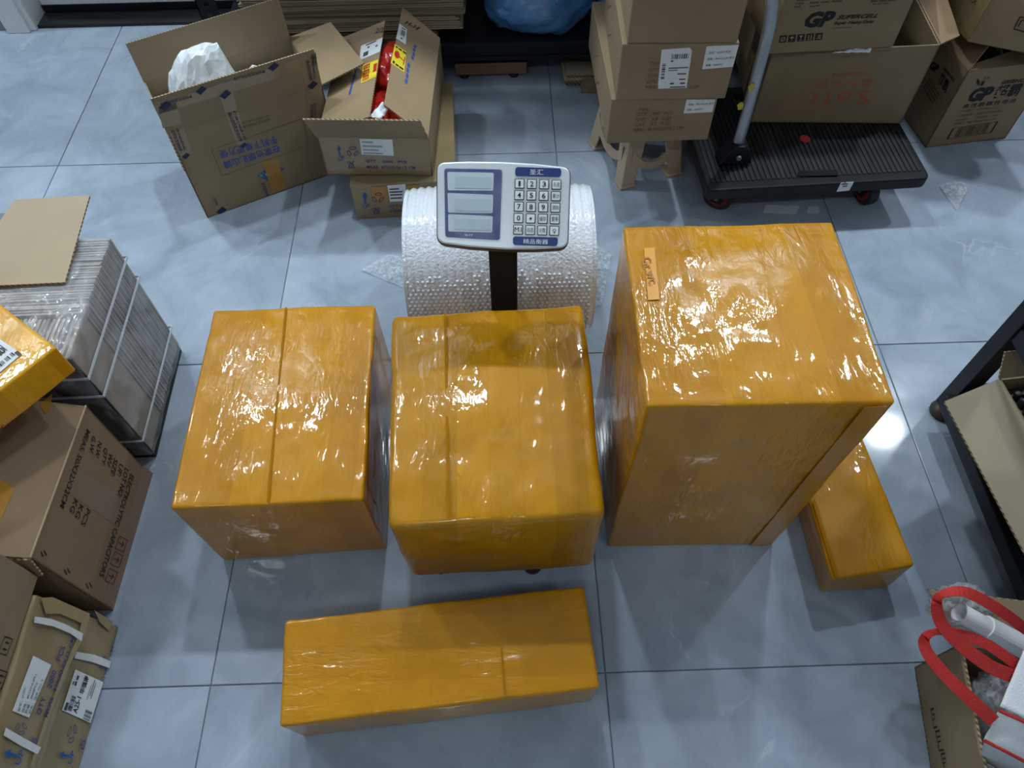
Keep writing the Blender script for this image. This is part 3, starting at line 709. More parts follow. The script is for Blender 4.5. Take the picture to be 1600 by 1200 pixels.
for f_, cx_, cy_, k_ in ((fFu, 76, 443, 46), (fFu, 312, 340, 42), (fFu, 788, 185, 42), (fFu, 472, 368, 44), (fFu, 1045, 305, 40), (fF, 446, 1133, 40), (fF, 213, 772, 30), (fF, 592, 702, 26)):
    shape(tF, DIA, f_, Z4(cx_-k_, cy_+k_*.95), Z4(cx_+k_*.8, cy_+k_*.45), Z4(cx_-k_*.8, cy_-k_*.45), INK_NAVY, 'printed_diamond', off=.0014)
bag = MB(); bc = (F['FLt']+F['FRt']+F['BLt']+F['BRt'])/4
def bagf(u, v):
    p = F['FLt']+(F['FRt']-F['FLt'])*(.04+.9*u)+(F['BLt']-F['FLt'])*(.05+.82*v)
    e = min(u, 1-u, .3)/.3*min(v, 1-v, .3)/.3
    q = V((u*4.2, v*2.6, 2)); pk = .085*min(1, max(0, (u-.02)/.1))*min(1, max(0, (.56-u)/.06))*math.exp(-((v-.42)/.42)**2)*(1+.45*math.exp(-((u-.33)/.2)**2))+.05*math.exp(-((u-.72)/.2)**2-((v-.3)/.4)**2)
    return p+up*(-.07+.05*e+pk*1.3+.03*abs(noise.noise(q*1.6))+.020*abs(noise.noise(q*4)))
bag.grid(bagf, 30, 20)
WBAG = M('white_plastic_bag', (.74, .80, .84), .35, coat=.3, bump=.5, bscale=22, spec=.5)
o = build(bag, 'plastic_bag', WBAG, smooth=False, origin=bc-up*.1); tag(o, 'crumpled white plastic bag lying in the large open carton', 'bag')

# ================================================================== TWO SMALL CARTONS STACKED
PCART = M('tape_covered_cardboard', (.285, .215, .115), .3, coat=.45, var=.1, vscale=9, bump=.12, bscale=18, stretch=(1, 1, 2))
Hc = box8(.984, -.282, 2.0, .305, .47, .132, 0)
tH = thing('small_carton', 'tape-covered brown carton on the floor under the open one with red bags', 'carton', base(Hc))
build(rounded_box(Hc, .005, 16, .0, .0015, 4.0, .0012), 'body', PCART, tH, smooth=True)
fH = face(Hc, 'F')
def Z2(x, y): return (500+x*.12087, 200+y*.12083)
decal(tH, 'orange_tape', fH, [Z2(655, 760), Z2(865, 745), Z2(890, 945), Z2(680, 940)], TAPE_DULL, .0025)
decal(tH, 'orange_tape', fH, [Z2(1105, 735), Z2(1285, 728), Z2(1285, 780), Z2(1112, 795)], TAPE_DULL, .0025)
decal(tH, 'paper_label', fH, [Z2(868, 735), Z2(1105, 715), Z2(1112, 935), Z2(905, 945)], PAPER, .003)
shape(tH, rows((.75, .55, .35, .12), .08, (.7, .9, .85, .8), .09), fH, Z2(900, 930), Z2(1105, 920), Z2(872, 745), INK_LABEL, 'label_lines', .0036)
def cart_print(t, f, up_, upt, rec, tree, off=.003):
    shape(t, ARROW, f, *up_, INK_BLUE, 'printed_arrow', off); prn(t, 'UP', f, *upt, INK_BLUE, off=off)
    shape(t, recycle_polys(), f, *rec, INK_PURP, 'recycling_mark', off); shape(t, TREE_MARK, f, *tree, INK_PURP, 'care_mark', off)
cart_print(tH, fH, (Z2(550, 972), Z2(620, 965), Z2(540, 832)), (Z2(560, 1030), Z2(650, 1020), Z2(552, 978)), (Z2(672, 965), Z2(830, 955), Z2(668, 830)), (Z2(675, 1105), Z2(785, 1095), Z2(670, 1020)), .0034)
prn(tH, 'QTY', fH, Z2(900, 1025), Z2(1070, 1018), Z2(898, 985), INK_PURP, off=.003); prn(tH, 'MEAS', fH, Z2(915, 1085), Z2(1070, 1080), Z2(913, 1050), INK_PURP, off=.003)

G = box8(.917, -.237, -2.5, .306, .474, .129, .1345)
tG = thing('open_carton', 'small brown carton with half-open flaps, fragile stickers and red bags inside', 'carton', base(G))
build(open_body(G), 'body', [KRAFT_GREY, EDGE], tG)
fG = face(G, 'F')
decal(tG, 'clear_tape', fG, [(497, 214), (672, 217), (674, 274), (512, 266)], CLEAR_TAPE, .0006)
gz = G['FLt'].z
lf = [G['FLt']+V((.002, .02, .001)), FL((577, 182), gz+.05), FL((602, 32), gz+.075), G['BLt']+V((.0, 0, .001))]
rf = [FL((600, 163), gz+.06), G['FRt']+V((-.001, .0, .001)), G['BRt']+V((0, 0, .001)), FL((629, 11), gz+.11)]
lpl = (lf[0], (lf[1]-lf[0]).cross(lf[3]-lf[0]).normalized()); lf[2] = PL((602, 32), lpl)
rpl = (rf[1], (rf[2]-rf[1]).cross(rf[0]-rf[1]).normalized()); rf[3] = PL((629, 11), rpl)
lfp = build(MB().plate(*lf, .004), 'flap', [KRAFT, EDGE], tG); rfp = build(MB().plate(*rf, .004), 'flap', [KRAFT, EDGE], tG)
ftop = [RS((473, 187), G['FLt'], .115), RS((656, 189), G['FRt'], .115)]
ff_ = build(flapmb(G['FLt'], G['FRt'], ftop[1], ftop[0]), 'flap', [KRAFT_GREY, EDGE], tG)
decal(tG, 'paper_label', fG, [Z2(512, 135), Z2(935, 145), Z2(955, 355), Z2(538, 338)], PAPER, .0015)
shape(tG, rows((.78, .52, .28, .06), .06, (.4, .68, .55, .68), .1), fG, Z2(538, 338), Z2(950, 352), Z2(515, 140), M('grey_label_print', (.3, .36, .38), .6), 'label_lines', .0022)
cart_print(tG, fG, (Z2(232, 370), Z2(285, 360), Z2(210, 222)), (Z2(240, 425), Z2(322, 412), Z2(232, 372)), (Z2(350, 372), Z2(505, 365), Z2(340, 240)), (Z2(352, 515), Z2(460, 508), Z2(345, 425)), .0016)
prn(tG, 'QTY    2000   PCS', fG, Z2(592, 445), Z2(1122, 462), Z2(588, 405), INK_PURP, .006, off=.0016)
prn(tG, 'MEAS  47X30.5X13 CM', fG, Z2(605, 520), Z2(1232, 532), Z2(603, 482), INK_PURP, .006, off=.0016)
fLf = (lf[0], (lf[1]-lf[0]).cross(lf[3]-lf[0]).normalized()); fRf = (rf[1], (rf[2]-rf[1]).cross(rf[0]-rf[1]).normalized())
def Z6(x, y): return (540+x*.15, 20+y*.15)
decal(tG, 'paper_label', fLf, [Z6(142, 500), Z6(360, 405), Z6(388, 258), Z6(162, 345)], PAPER, .0008)
shape(tG, rects((.25, .82, .75, .9), (.18, .12, .42, .4), (.75, .45, .85, .55), (.35, .6, .45, .7)), fLf, Z6(142, 500), Z6(360, 405), Z6(162, 345), INK_LABEL, 'label_lines', .0014)
decal(tG, 'warning_sticker', fLf, [Z6(160, 735), Z6(318, 665), Z6(342, 488), Z6(182, 545)], PAPER_Y, .0008)
for k_, (yy) in enumerate((.68, .38, .08)):
    shape(tG, rects((.08, yy, .5, yy+.24)), fLf, Z6(160, 735), Z6(318, 665), Z6(182, 545), INK_RED, 'sticker_block', .0013)
    prn(tG, ('轻拿', '轻放', '易碎')[k_], fLf, Z6(178+8*(2-k_), 712-60*(2-k_)), Z6(232+8*(2-k_), 690-60*(2-k_)), Z6(184+8*(2-k_), 682-60*(2-k_)), PAPER_Y, .0, off=.0018)
shape(tG, rects((.76, .3, .99, .75)), fLf, Z6(160, 735), Z6(318, 665), Z6(182, 545), INK_RED, 'sticker_block', .0013)
shape(tG, [[(a, .06+.02*k) for a in (0, 1)]+[(1, .07+.02*k), (0, .07+.02*k)] for k in range(1)], fLf, Z6(160, 735), Z6(318, 665), Z6(182, 545), INK_RED, 'sticker_line', .0012)
shape(tG, rects((0, 0, 1, .3), (0, .4, 1, .68), (0, .78, 1, 1)), fLf, Z6(48, 858), Z6(140, 520), Z6(30, 852), INK_BLUE, 'printed_block', .0008)
prn(tG, '2/2', fLf, Z6(310, 215), Z6(395, 205), Z6(312, 165), INK_BLACK, shear=.3)
decal(tG, 'paper_label', fRf, [Z6(525, 268), Z6(625, 330), Z6(640, 175), Z6(560, 112)], PAPER, .0008)
shape(tG, bars(9, 4, .3, .75, .35, .72)+rects((.3, .8, .72, .86), (.4, .14, .6, .22)), fRf, Z6(525, 268), Z6(625, 330), Z6(560, 112), INK_LABEL, 'barcode', .0014)
decal(tG, 'warning_sticker', fRf, [Z6(470, 525), Z6(610, 622), Z6(632, 410), Z6(512, 325)], PAPER_Y, .0008)
glass = [(.5+.34*math.cos(a*.449), .5+.2*math.sin(a*.449)) for a in range(14)]
glass = [(x*.55+.02, y*.9+.12) for x, y in glass]
shape(tG, [glass, [(.45, .52), (.82, .47), (.82, .51), (.45, .58)], [(.80, .28), (.86, .26), (.88, .70), (.82, .72)]], fRf, Z6(470, 525), Z6(610, 622), Z6(512, 325), INK_RED, 'glass_mark', .0014)
shape(tG, rects((.1, .06, .24, .18), (.32, .05, .55, .13), (.6, .05, .9, .13), (.1, .86, .25, .94), (.33, .86, .55, .94), (.64, .86, .88, .94)), fRf, Z6(470, 525), Z6(610, 622), Z6(512, 325), INK_BLACK, 'sticker_lines', .0014)
for q in ((( 640, 750), (672, 540)), ((705, 500), (738, 350))):
    shape(tG, rects((0, .05, .2, 1), (.26, 0, .48, .9), (.54, .1, .74, 1), (.8, .0, 1, .95)), fRf, Z6(*q[0]), Z6(*q[1]), Z6(q[0][0]-25, q[0][1]-25), INK_BLUE, 'printed_block', .0008)
prn(tG, 'H-H', fRf, Z6(610, 115), Z6(755, 190), Z6(630, 75), INK_BLACK, .0, .3)
RED = M('red_plastic_film', (.50, .022, .016), .25, coat=.5, bump=1.0, bscale=16, stretch=(1, .6, 1))
gc = (G['FLb']+G['BRb'])/2
for k_, (dy, dz, rx, ry_, rz, s_) in enumerate(((-.11, .085, .075, .10, .055, 3), (.105, .10, .085, .10, .062, 8))):
    o = build(blob(gc+V((.005, dy, dz)), (rx, ry_, rz), s_, 44, 28, .25, 2.2, .2, G['FLb'].z+.006), 'red_bag', RED, smooth=True, origin=gc+V((0, dy, .01)))
    tag(o, ('crumpled red plastic bag in the small open carton beside the white wrap', 'crumpled red plastic bag at the far end of the small open carton')[k_], 'bag', 'red bags in the small carton')
mb = MB()
wq = [FL((575, 183), gz+.03), FL((596, 186), gz+.03), FL((606, 172), gz+.045), FL((598, 161), gz+.045)]
def wrapf(u, v):
    p = (wq[0]*(1-u)+wq[1]*u)*(1-v)+(wq[3]*(1-u)+wq[2]*u)*v; return p+up*(.012*noise.noise(V((u*3, v*3, 5)))-.0)
mb.grid(wrapf, 10, 10); o = build(mb, 'white_wrap', WBAG, smooth=True, origin=wq[0], solid=.002); tag(o, 'folded white wrapping poking out between the half-open flaps', 'wrapping')

# ================================================================== BLACK RACK WITH FLATTENED CARTONS
RY, RZ = .38, .144
tK = thing('storage_rack', 'black steel storage rack holding flattened cartons and a blue bag', 'rack', (1.25, .58, 0))
RL, RRt = AY((326, 18), RY).x, 3.5
def slot_post(x, y, s=1):
    mb = MB(); wd = .062; k = 0; z = 0.0
    mb.abox(x-wd/2, x-.008, y, y+.003, 0, 1.95); mb.abox(x+.008, x+wd/2, y, y+.003, 0, 1.95)
    while z < 1.94:
        z2 = min(z+.022, 1.95); mb.abox(x-.008, x+.008, y, y+.003, z, z2); z = z2+.012
    mb.abox(x-wd/2, x-wd/2+.003, y, y+.04*s, 0, 1.95) if s > 0 else mb.abox(x-wd/2, x-wd/2+.003, y-.04, y, 0, 1.95)
    return mb
for x in (RL, 2.03, RRt):
    build(slot_post(x, RY, 1), 'post', BLACK_METAL, tK); build(slot_post(x, .765, -1), 'post', BLACK_METAL, tK)
for z in (RZ, 1.13, 1.83):
    sh = build(MB().abox(RL-.018, RRt+.018, RY+.004, .765, z-.006, z), 'shelf', BLACK_METAL, tK, bevel=.001)
    b1 = MB().abox(RL-.018, RRt+.018, RY-.002, RY+.004, z-.058, z+.004).abox(RL-.018, RRt+.018, RY-.008, RY-.002, z-.012, z+.004).abox(RL-.018, RRt+.018, RY-.008, RY-.002, z-.058, z-.044)
    build(b1, 'shelf_lip', BLACK_METAL, tK, bevel=.0015); build(MB().abox(RL-.018, RRt+.018, .765, .771, z-.05, z), 'shelf_lip', BLACK_METAL, tK, bevel=.0015)
rr = random.Random(5)
FLAT = [M('flat_carton_a', (.40, .33, .22), .8, var=.1), M('flat_carton_b', (.31, .25, .17), .8, var=.1), M('flat_carton_c', (.20, .165, .11), .8, var=.1), M('flat_carton_d', (.50, .42, .30), .8, var=.1)]
FEDGE = mat_edge('flat_carton_edge', (.12, .095, .06), (.25, .20, .135), 300)
z = RZ+.001; xl = AY((366, 15), RY).x
for k in range(30):
    th = rr.choice((.008, .009, .011, .013)); xr = (1.24 if k < 4 else 1.325 if k < 9 else 1.35)-rr.random()*.035; y0 = RY+.014+rr.random()*.014-(.0 if k > 3 else -.01)
    x0 = xl+rr.random()*.05; y1 = .72-rr.random()*.03
    a = rr.uniform(-.012, .012); c_, s_ = math.cos(a), math.sin(a); cx_, cy_ = (x0+xr)/2, (y0+y1)/2; wv = rr.uniform(-.0015, .0015)
    mb = MB()
    for q in range(2):
        z0 = z+q*th/2; z1 = z0+th/2-.0012
        ys = y0+(.004 if q else 0)+rr.random()*.004
        mb.plate((x0, ys, z1), (xr-rr.random()*.02, ys, z1), (xr, y1, z1), (x0, y1, z1), z1-z0)
    mb.abox(x0, x0+.004, y0+.01, y1-.01, z, z+th-.0012)
    mb.v = [V((cx_+(p.x-cx_)*c_-(p.y-cy_)*s_, cy_+(p.x-cx_)*s_+(p.y-cy_)*c_, p.z)) for p in mb.v]
    o = build(mb, 'flattened_carton', [FLAT[(0, 2, 1, 0, 1, 3, 2)[k % 7]], FLAT[(0, 1, 2, 1, 3, 0, 2)[(k*3) % 7]]], origin=(cx_, cy_, z)); tag(o, 'flattened brown carton in the pile on the black rack', 'flat carton', 'flattened cartons piled on the rack')
    z += th+.0016
BLUEP = M('blue_plastic_film', (.10, .28, .58), .18, coat=.9, bump=1.0, bscale=12, spec=.6, var=.25, vscale=6)
o = build(blob((1.56, .575, RZ+.085), (.185, .185, .15), 2, 56, 36, .10, 2.0, .14, RZ+.001), 'blue_bag', BLUEP, smooth=True, origin=(1.565, .56, RZ)); tag(o, 'large blue plastic bag slumped on the rack shelf', 'bag')
o = build(blob((1.835, .60, RZ+.08), (.075, .15, .13), 7, 36, 24, .15, 2.2, .18, RZ+.001), 'blue_bag', BLUEP, smooth=True, origin=(1.82, .57, RZ)); tag(o, 'smaller blue plastic bag between the large one and stacked cartons', 'bag')
# wooden tray on the floor under the shelf
WOOD = M('brown_wood', (.22, .115, .065), .5, var=.2, vscale=5, stretch=(2, 14, 14))
tT = thing('wooden_tray', 'shallow brown wooden tray pushed under the black rack', 'tray', (1.395, .5, 0))
x0, x1 = FL((712, 118), .012).x, FL((823, 116), .012).x; y0 = .405; y1 = .6
for q in ((x0, x1, y0, y0+.012), (x0, x1, y1-.012, y1)): build(MB().abox(*q, .012, .055), 'side_board', WOOD, tT, bevel=.002)
for q in ((x0, x0+.014, y0+.0125, y1-.0125), (x1-.014, x1, y0+.0125, y1-.0125)): build(MB().abox(*q, .012, .055), 'side_board', WOOD, tT, bevel=.002)
build(MB().abox(x0+.0145, x1-.0145, y0+.0125, y1-.0125, .013, .02), 'base_board', M('dark_wood', (.05, .022, .014), .5), tT)
for x in (x0+.03, x1-.045):
    for y in (y0+.0, y1-.03): build(MB().tube([(x, y+.012, 0), (x, y+.012, .006), (x, y+.012, .012)], [.016, .018, .014], 12), 'foot', BLACK_PLASTIC, tT)
# folded cardboard under the shelf
for k, q in enumerate(((1.655, 1.97, .375, .70, 0, .012), (1.66, 1.97, .368, .70, .0125, .022), (1.645, 1.97, .36, .68, .0225, .032), (1.655, 1.98, .372, .69, .0325, .042))):
    o = build(MB().plate((q[0], q[2]-.03, q[5]), (q[1], q[2]-.025, q[5]), (q[1], q[3], q[5]), (q[0]-.01, q[3], q[5]), q[5]-q[4]), 'flattened_carton', [FLAT[(k+1) % 3], FEDGE], origin=(1.8, .5, q[4]))
    tag(o, 'flattened carton lying on the floor under the rack', 'flat carton', 'flattened cartons under the rack')
fb = box8(1.70, .318, 0, .12, .09, .03, .0)
fb = box8(1.705, .30, 0, .13, .036, .036, 0.0)
o = build(closed_body(fb), 'small_box', [KRAFT_GREY], origin=base(fb), bevel=.002); tag(o, 'little flat brown box by the flattened cartons under the rack', 'box')

# ================================================================== STOOL WITH THREE CARTONS
SZ = .222
tL = thing('plastic_stool', 'beige moulded plastic stool carrying three stacked cartons', 'stool', (1.845, -.05, 0))
BEI = M('beige_plastic', (.46, .36, .255), .45, spec=.4)
feet = [V((1.787, -.188, 0)), V((1.985, -.122, 0)), V((1.905, .105, 0)), V((1.706, .045, 0))]; cs = sum(feet, V())/4
tops = [cs+(p-cs)*.78+V((0, 0, SZ-.02)) for p in feet]
build(MB().prism([cs+(p-cs)*.84+V((0, 0, SZ)) for p in [V((q.x, q.y, 0)) for q in feet]], (0, 0, 1), .02), 'seat', BEI, tL, bevel=.006)
build(MB().hexa([cs+(q-cs)*.80+V((0, 0, SZ-.05)) for q in feet]+[cs+(q-cs)*.80+V((0, 0, SZ-.0201)) for q in feet]), 'seat_skirt', BEI, tL, bevel=.004)
for i in range(4):
    p, q = feet[i], tops[i]; n1 = (feet[(i+1) % 4]-p).normalized(); n2 = (feet[i-1]-p).normalized(); mb = MB()
    for (d1, d2) in ((n1, n2),):
        a0 = .044; a1 = .062; tck = .007
        lo = [p, p+d1*a0, p+d1*a0+d2*tck, p+d1*tck+d2*tck, p+d1*tck+d2*a0, p+d2*a0]
        hi = [q, q+d1*a1, q+d1*a1+d2*tck, q+d1*tck+d2*tck, q+d1*tck+d2*a1, q+d2*a1]
        mb.add(lo+hi, [(0, 1, 7, 6), (1, 2, 8, 7), (2, 3, 9, 8), (3, 4, 10, 9), (4, 5, 11, 10), (5, 0, 6, 11), (5, 4, 3, 2, 1, 0), (6, 7, 8, 9, 10, 11)])
    build(mb, 'leg', BEI, tL, bevel=.004)
    build(MB().box(p+n1*.024+n2*.024+V((0, 0, .006)), n1*.026, n2*.026, V((0, 0, .005))), 'foot_pad', BEI, tL, bevel=.004)
for i in range(4):
    p, q = feet[i], feet[(i+1) % 4]; d = (q-p); inn = (cs-(p+q)/2); inn.z = 0; inn.normalize(); mb = MB()
    def arc(u, v, p=p, d=d, inn=inn):
        t = .12+.76*u; zz = .050+.038*abs(2*u-1)**2; sh = 1-.22*zz/SZ
        b = cs+((p+d*t)-cs)*sh; k = [(0, 0), (0, 1), (1, 1), (1, 0), (0, 0)][int(round(v*4))]
        return (b.x+inn.x*.010*k[0], b.y+inn.y*.010*k[0], zz+.026*k[1]+.02*abs(2*u-1)**3*k[1])
    mb.grid(arc, 14, 4); build(mb, 'stretcher', BEI, tL)
I1 = box8(1.716, -.243, 1.2, .284, .472, .141, SZ+.0005)
I2 = box8(1.726, -.246, -1.2, .288, .40, .157, I1['FLt'].z+.0005)
q0 = FL((980, 71), I2['FLt'].z); I3 = box8(q0.x, q0.y+.006, -1.5, .27, .36, .16, I2['FLt'].z+.0005)
def Z1(x, y): return (1000+x*.13333, 60+y*.13333)
def closed_carton(name, c, label, mat=KRAFT_GREY, group=None, bev=.003, cat='carton'):
    t = thing(name, label, cat, base(c), group); build(closed_body(c), 'body', mat, t, bevel=bev); return t
tI1 = closed_carton('shipping_carton', I1, 'brown carton resting directly on the beige stool', group='cartons stacked on the stool')
tI2 = closed_carton('shipping_carton', I2, 'brown carton with barcode label, middle of the stool stack', group='cartons stacked on the stool')
tI3 = closed_carton('shipping_carton', I3, 'plain brown carton, topmost of the stool stack', group='cartons stacked on the stool')
f1, f2 = face(I1, 'F'), face(I2, 'F')
decal(tI2, 'paper_label', f2, [Z1(205, 590), Z1(545, 578), Z1(610, 140), Z1(582, 107), Z1(255, 130)], PAPER, .0006)
shape(tI2, bars(12, 2, .35, .93, .76, .88)+rects((.35, .69, .42, .73), (.3, .52, .95, .545), (.3, .465, .6, .485), (.62, .36, .92, .39), (.7, .22, .92, .25), (.4, .11, .55, .15), (.75, .11, .92, .15), (.42, .02, .95, .05)), f2, Z1(205, 590), Z1(545, 578), Z1(255, 130), INK_LABEL, 'barcode', .0012)
shape(tI2, [[(b, a), (b, c), (d, c), (d, a)] for (a, d_), (b, _), (c, __), (d, ___) in []] or [[(.07, y), (.19, y), (.19, y+h), (.07, y+h)] for y, h in ((.26, .03), (.3, .02), (.36, .03), (.41, .012), (.44, .03), (.49, .04), (.55, .015), (.59, .03), (.64, .012))], f2, Z1(205, 590), Z1(545, 578), Z1(255, 130), INK_LABEL, 'side_barcode', .0012)
decal(tI2, 'paper_label', f2, [Z1(728, 360), Z1(1088, 332), Z1(1158, 74), Z1(780, 92)], PAPER, .0006)
prn(tI2, '品名：6100P 充字', f2, Z1(802, 182), Z1(1060, 168), Z1(808, 152), INK_LABEL, off=.0012)
prn(tI2, '规格：200-C/G.2M 真字', f2, Z1(786, 254), Z1(1100, 236), Z1(792, 226), INK_LABEL, off=.0012)
prn(tI2, '数量：2000PCS', f2, Z1(768, 328), Z1(962, 316), Z1(774, 300), INK_LABEL, off=.0012)
for s_, a_, b_, h_ in (('TYPE', (115, 322), (222, 318), 45), ('QTY', (102, 390), (215, 385), 42), ('N/W', (90, 458), (205, 452), 42), ('G/W', (76, 528), (195, 522), 42), ('MEAS', (62, 594), (215, 588), 40)):
    prn(tI2, s_, f2, Z1(*a_), Z1(*b_), Z1(a_[0]+8, a_[1]-h_), INK_GREY)
prn(tI2, '.5 CM', f2, Z1(565, 588), Z1(685, 582), Z1(572, 550), INK_GREY)
decal(tI1, 'paper_label', f1, [Z1(510, 878), Z1(845, 862), Z1(885, 712), Z1(545, 715)], PAPER, .0006)
prn(tI1, '规格：200-C/G.2M 真字', f1, Z1(565, 785), Z1(860, 772), Z1(570, 760), INK_LABEL, off=.0012)
prn(tI1, '数量：2000PCS', f1, Z1(548, 848), Z1(732, 838), Z1(554, 824), INK_LABEL, off=.0012)
for s_, a_, b_, h_ in (('TYPE:', (-20, 858), (105, 852), 38), ('QTY:   200   PCS', (-45, 912), (372, 895), 42), ('N/W    6.8   KGS', (-55, 972), (362, 955), 42), ('G/W    8.2   KGS', (-68, 1032), (348, 1010), 42), ('MEAS: 48.7X25X14.2 CM', (-82, 1095), (498, 1065), 40)):
    prn(tI1, s_, f1, Z1(*a_), Z1(*b_), Z1(a_[0]+8, a_[1]-h_), INK_GREY)
def staples(t, f, px, col=INK_GREY):
    for (a, b) in px:
        A_, B_ = PL(a, f)+f[1]*.001, PL(b, f)+f[1]*.001; n_ = (B_-A_).cross(f[1]).normalized()*.0012
        build(MB().add([A_-n_, B_-n_, B_+n_, A_+n_], [[0, 1, 2, 3]]), 'staple', col, t)
staples(tI2, face(I2, 'L'), (((950, 12), (956, 8)), ((949, 57), (956, 53))))
staples(tI1, face(I1, 'L'), (((928, 89), (935, 87)), ((930, 130), (937, 129))))

# ================================================================== PLATFORM HAND TRUCK
DZ = .15
tP = thing('hand_truck', 'black ribbed platform hand truck with grey tube handle', 'hand truck', (2.33, -.08, 0))
dk = [FL((1106, 296), DZ), FL((1456, 276), DZ)]; dA = (dk[1]-dk[0]).normalized(); dB = V((-dA.y, dA.x, 0)); DW = (dk[1]-dk[0]).length; DD = .46
def DK(u, v, z=0.0): return dk[0]+dA*u+dB*v+V((0, 0, z))
pts = rrect([DK(0, 0), DK(DW, 0), DK(DW, DD), DK(0, DD)], .022)
build(MB().prism([p-up*.004 for p in pts], (0, 0, 1), .038), 'deck', BLACK_PLASTIC, tP, bevel=.006)
mb = MB(); nr = 42
for k in range(nr):
    u = .022+(DW-.044)*k/(nr-1); mb.abox(-.0042, .0042, 0, 1, 0, .0028)
    base_i = len(mb.v)-8
    for j in range(8):
        q = mb.v[base_i+j]; mb.v[base_i+j] = DK(u+q.x, .03+q.y*(DD-.06), -.0045+q.z)
build(mb, 'ribs', M('worn_rubber', (.010, .012, .015), .6, var=.5, vscale=12, stretch=(8, 1, 1)), tP)
fDk = (DK(0, 0), V((0, 0, 1)))
def dpoly(name, px, mat, off, r=.004, z=0.0):
    q = rrect([PL(p, fDk) for p in px], r); return build(MB().prism([p+up*off for p in q], (0, 0, 1), .002), name, mat, tP)
def Z6b(x, y): return (1160+x*.28333, y*.28333)
dpoly('grip_slot', [Z6b(305, 972), Z6b(530, 968), Z6b(525, 938), Z6b(308, 942)], M('slot_black', (.002, .002, .003), .9), .0012, .006)
cc_ = PL(Z6b(345, 766), fDk); build(MB().prism([cc_+V((.0155*math.cos(k*.314), .0155*math.sin(k*.314), .0015)) for k in range(20)], (0, 0, 1), .003), 'red_plug', M('red_plastic', (.48, .04, .03), .5), tP)
build(MB().prism([DK(DW*.0+DW*u, -.0006, zz-.004) for u, zz in ((.594, .001), (.651, .001), (.649, -.03), (.592, -.032))][::1], -dB, .001), 'paper_sticker', PAPER, tP)
shape(tP, rects((.3, .55, .9, .68), (.4, .3, .85, .42), (.55, .75, .7, .85)), (DK(0, -.0006), -dB), (1310, 296), (1326, 295), (1310, 283), INK_LABEL, 'sticker_print', .0008)
WHEEL_R = M('red_wheel', (.20, .02, .02), .5)
def caster(u, v, ang):
    c = DK(u, v); c.z = .046; a = V((math.cos(ang), math.sin(ang), 0)); b = V((-a.y, a.x, 0))
    t = tP
    wl = build(MB().tube([c-a*.014, c-a*.011, c+a*.011, c+a*.014], [.042, .046, .046, .042], 22), 'wheel', M('black_tyre', (.02, .02, .022), .6), t)
    build(MB().tube([c-a*.0155, c+a*.0155], [.031, .031], 18), 'wheel_hub', WHEEL_R, wl)
    build(MB().tube([c-a*.024, c+a*.024], [.007, .007], 10), 'axle', STEEL, wl)
    mb = MB()
    for s in (-1, 1): mb.plate(c+a*.021*s-b*.018+up*(-.014), c+a*.021*s+b*.016-up*.014, c+a*.021*s+b*.03+up*.052, c+a*.021*s-b*.03+up*.052, .003, 0, 0)
    mb.tube([c+up*.052, c+up*.066], [.034, .034], 14)
    build(mb, 'caster_fork', BLACK_METAL, t)
caster(.075, .088, 1.0); caster(DW-.12, .075, .25); caster(.07, DD-.09, .3); caster(DW-.09, DD-.09, .3)
# handle hinged on the deck's left side
hp0 = FL((1150, 236), DZ+.03)
hps = [hp0]; 
def up_at(px, dy, base_pt):  # point of the handle above, in the plane across the deck
    return AY(px, base_pt.y+dy)
hpath = [hp0-up*.02, hp0, up_at((1166, 180), 0, hp0), up_at((1184, 112), .0, hp0), up_at((1196, 68), .0, hp0), up_at((1203, 38), -.003, hp0), up_at((1206, 10), -.012, hp0), up_at((1207, -40), -.03, hp0), up_at((1206, -150), -.07, hp0)]
far = [p+dB*.34 for p in reversed(hpath)]
build(MB().tube(hpath+[(hpath[-1]*.93+far[0]*.07)+up*.03, (hpath[-1]*.8+far[0]*.2)+up*.045, (hpath[-1]*.2+far[0]*.8)+up*.045, (hpath[-1]*.07+far[0]*.93)+up*.03]+far, .0155, 14), 'handle', STEEL, tP, smooth=True)
for p in (hp0, hp0+dB*.34):
    br = MB(); br.prism([p+dA*x_+up*z_-dB*.028 for x_, z_ in ((-.05, -.026), (.045, -.026), (.03, .022), (.012, .036), (-.012, .036), (-.03, .02))], -dB, .056)
    build(br, 'handle_bracket', BLACK_METAL, tP, bevel=.004)
    build(MB().tube([p-dB*.031+up*.002, p-dB*.036+up*.002], [.008, .007], 12), 'bolt', STEEL, tP)
for px_, ry_ in (((1157, 166), .4), ((1174, 137), .3)):
    c = AY(px_, hp0.y-.0158); build(MB().prism([c+V((.008*math.cos(k*.6)*(1+.3*math.sin(k*3)), 0, .012*math.sin(k*.6))) for k in range(10)], (0, -1, 0), .002), 'yellow_paint_spot', M('yellow_paint', (.5, .4, .05), .6), tP)

# carton on the truck
Lb = px_box(DZ, .39, FLb=(1172, 191), FRb=(1407, 193))
Lh = .235
Lb['FLt'] = Lb['FLb']+up*.225; Lb['FRt'] = Lb['FRb']+up*.252
lx_ = (Lb['FRb']-Lb['FLb']).normalized(); ly_ = V((-lx_.y, lx_.x, 0))
for k in ('L', 'R'):
    for q in 'tb': Lb['B'+k+q] = Lb['F'+k+q]+ly_*.36
Lb['BLt'].z = Lb['FLt'].z; Lb['BRt'].z = Lb['FRt'].z
tLB = thing('open_carton', 'brown carton with faded orange lettering standing on the hand truck', 'carton', base(Lb))
build(open_body(Lb), 'body', [KRAFT_GREY, EDGE], tLB)
a_, b_ = Lb['FRt'], Lb['BRt']
build(flapmb(a_, b_, b_+lx_*.05+up*.06, a_+lx_*.062+up*.0+ly_*.04), 'flap', [KRAFT_DARK, EDGE], tLB)
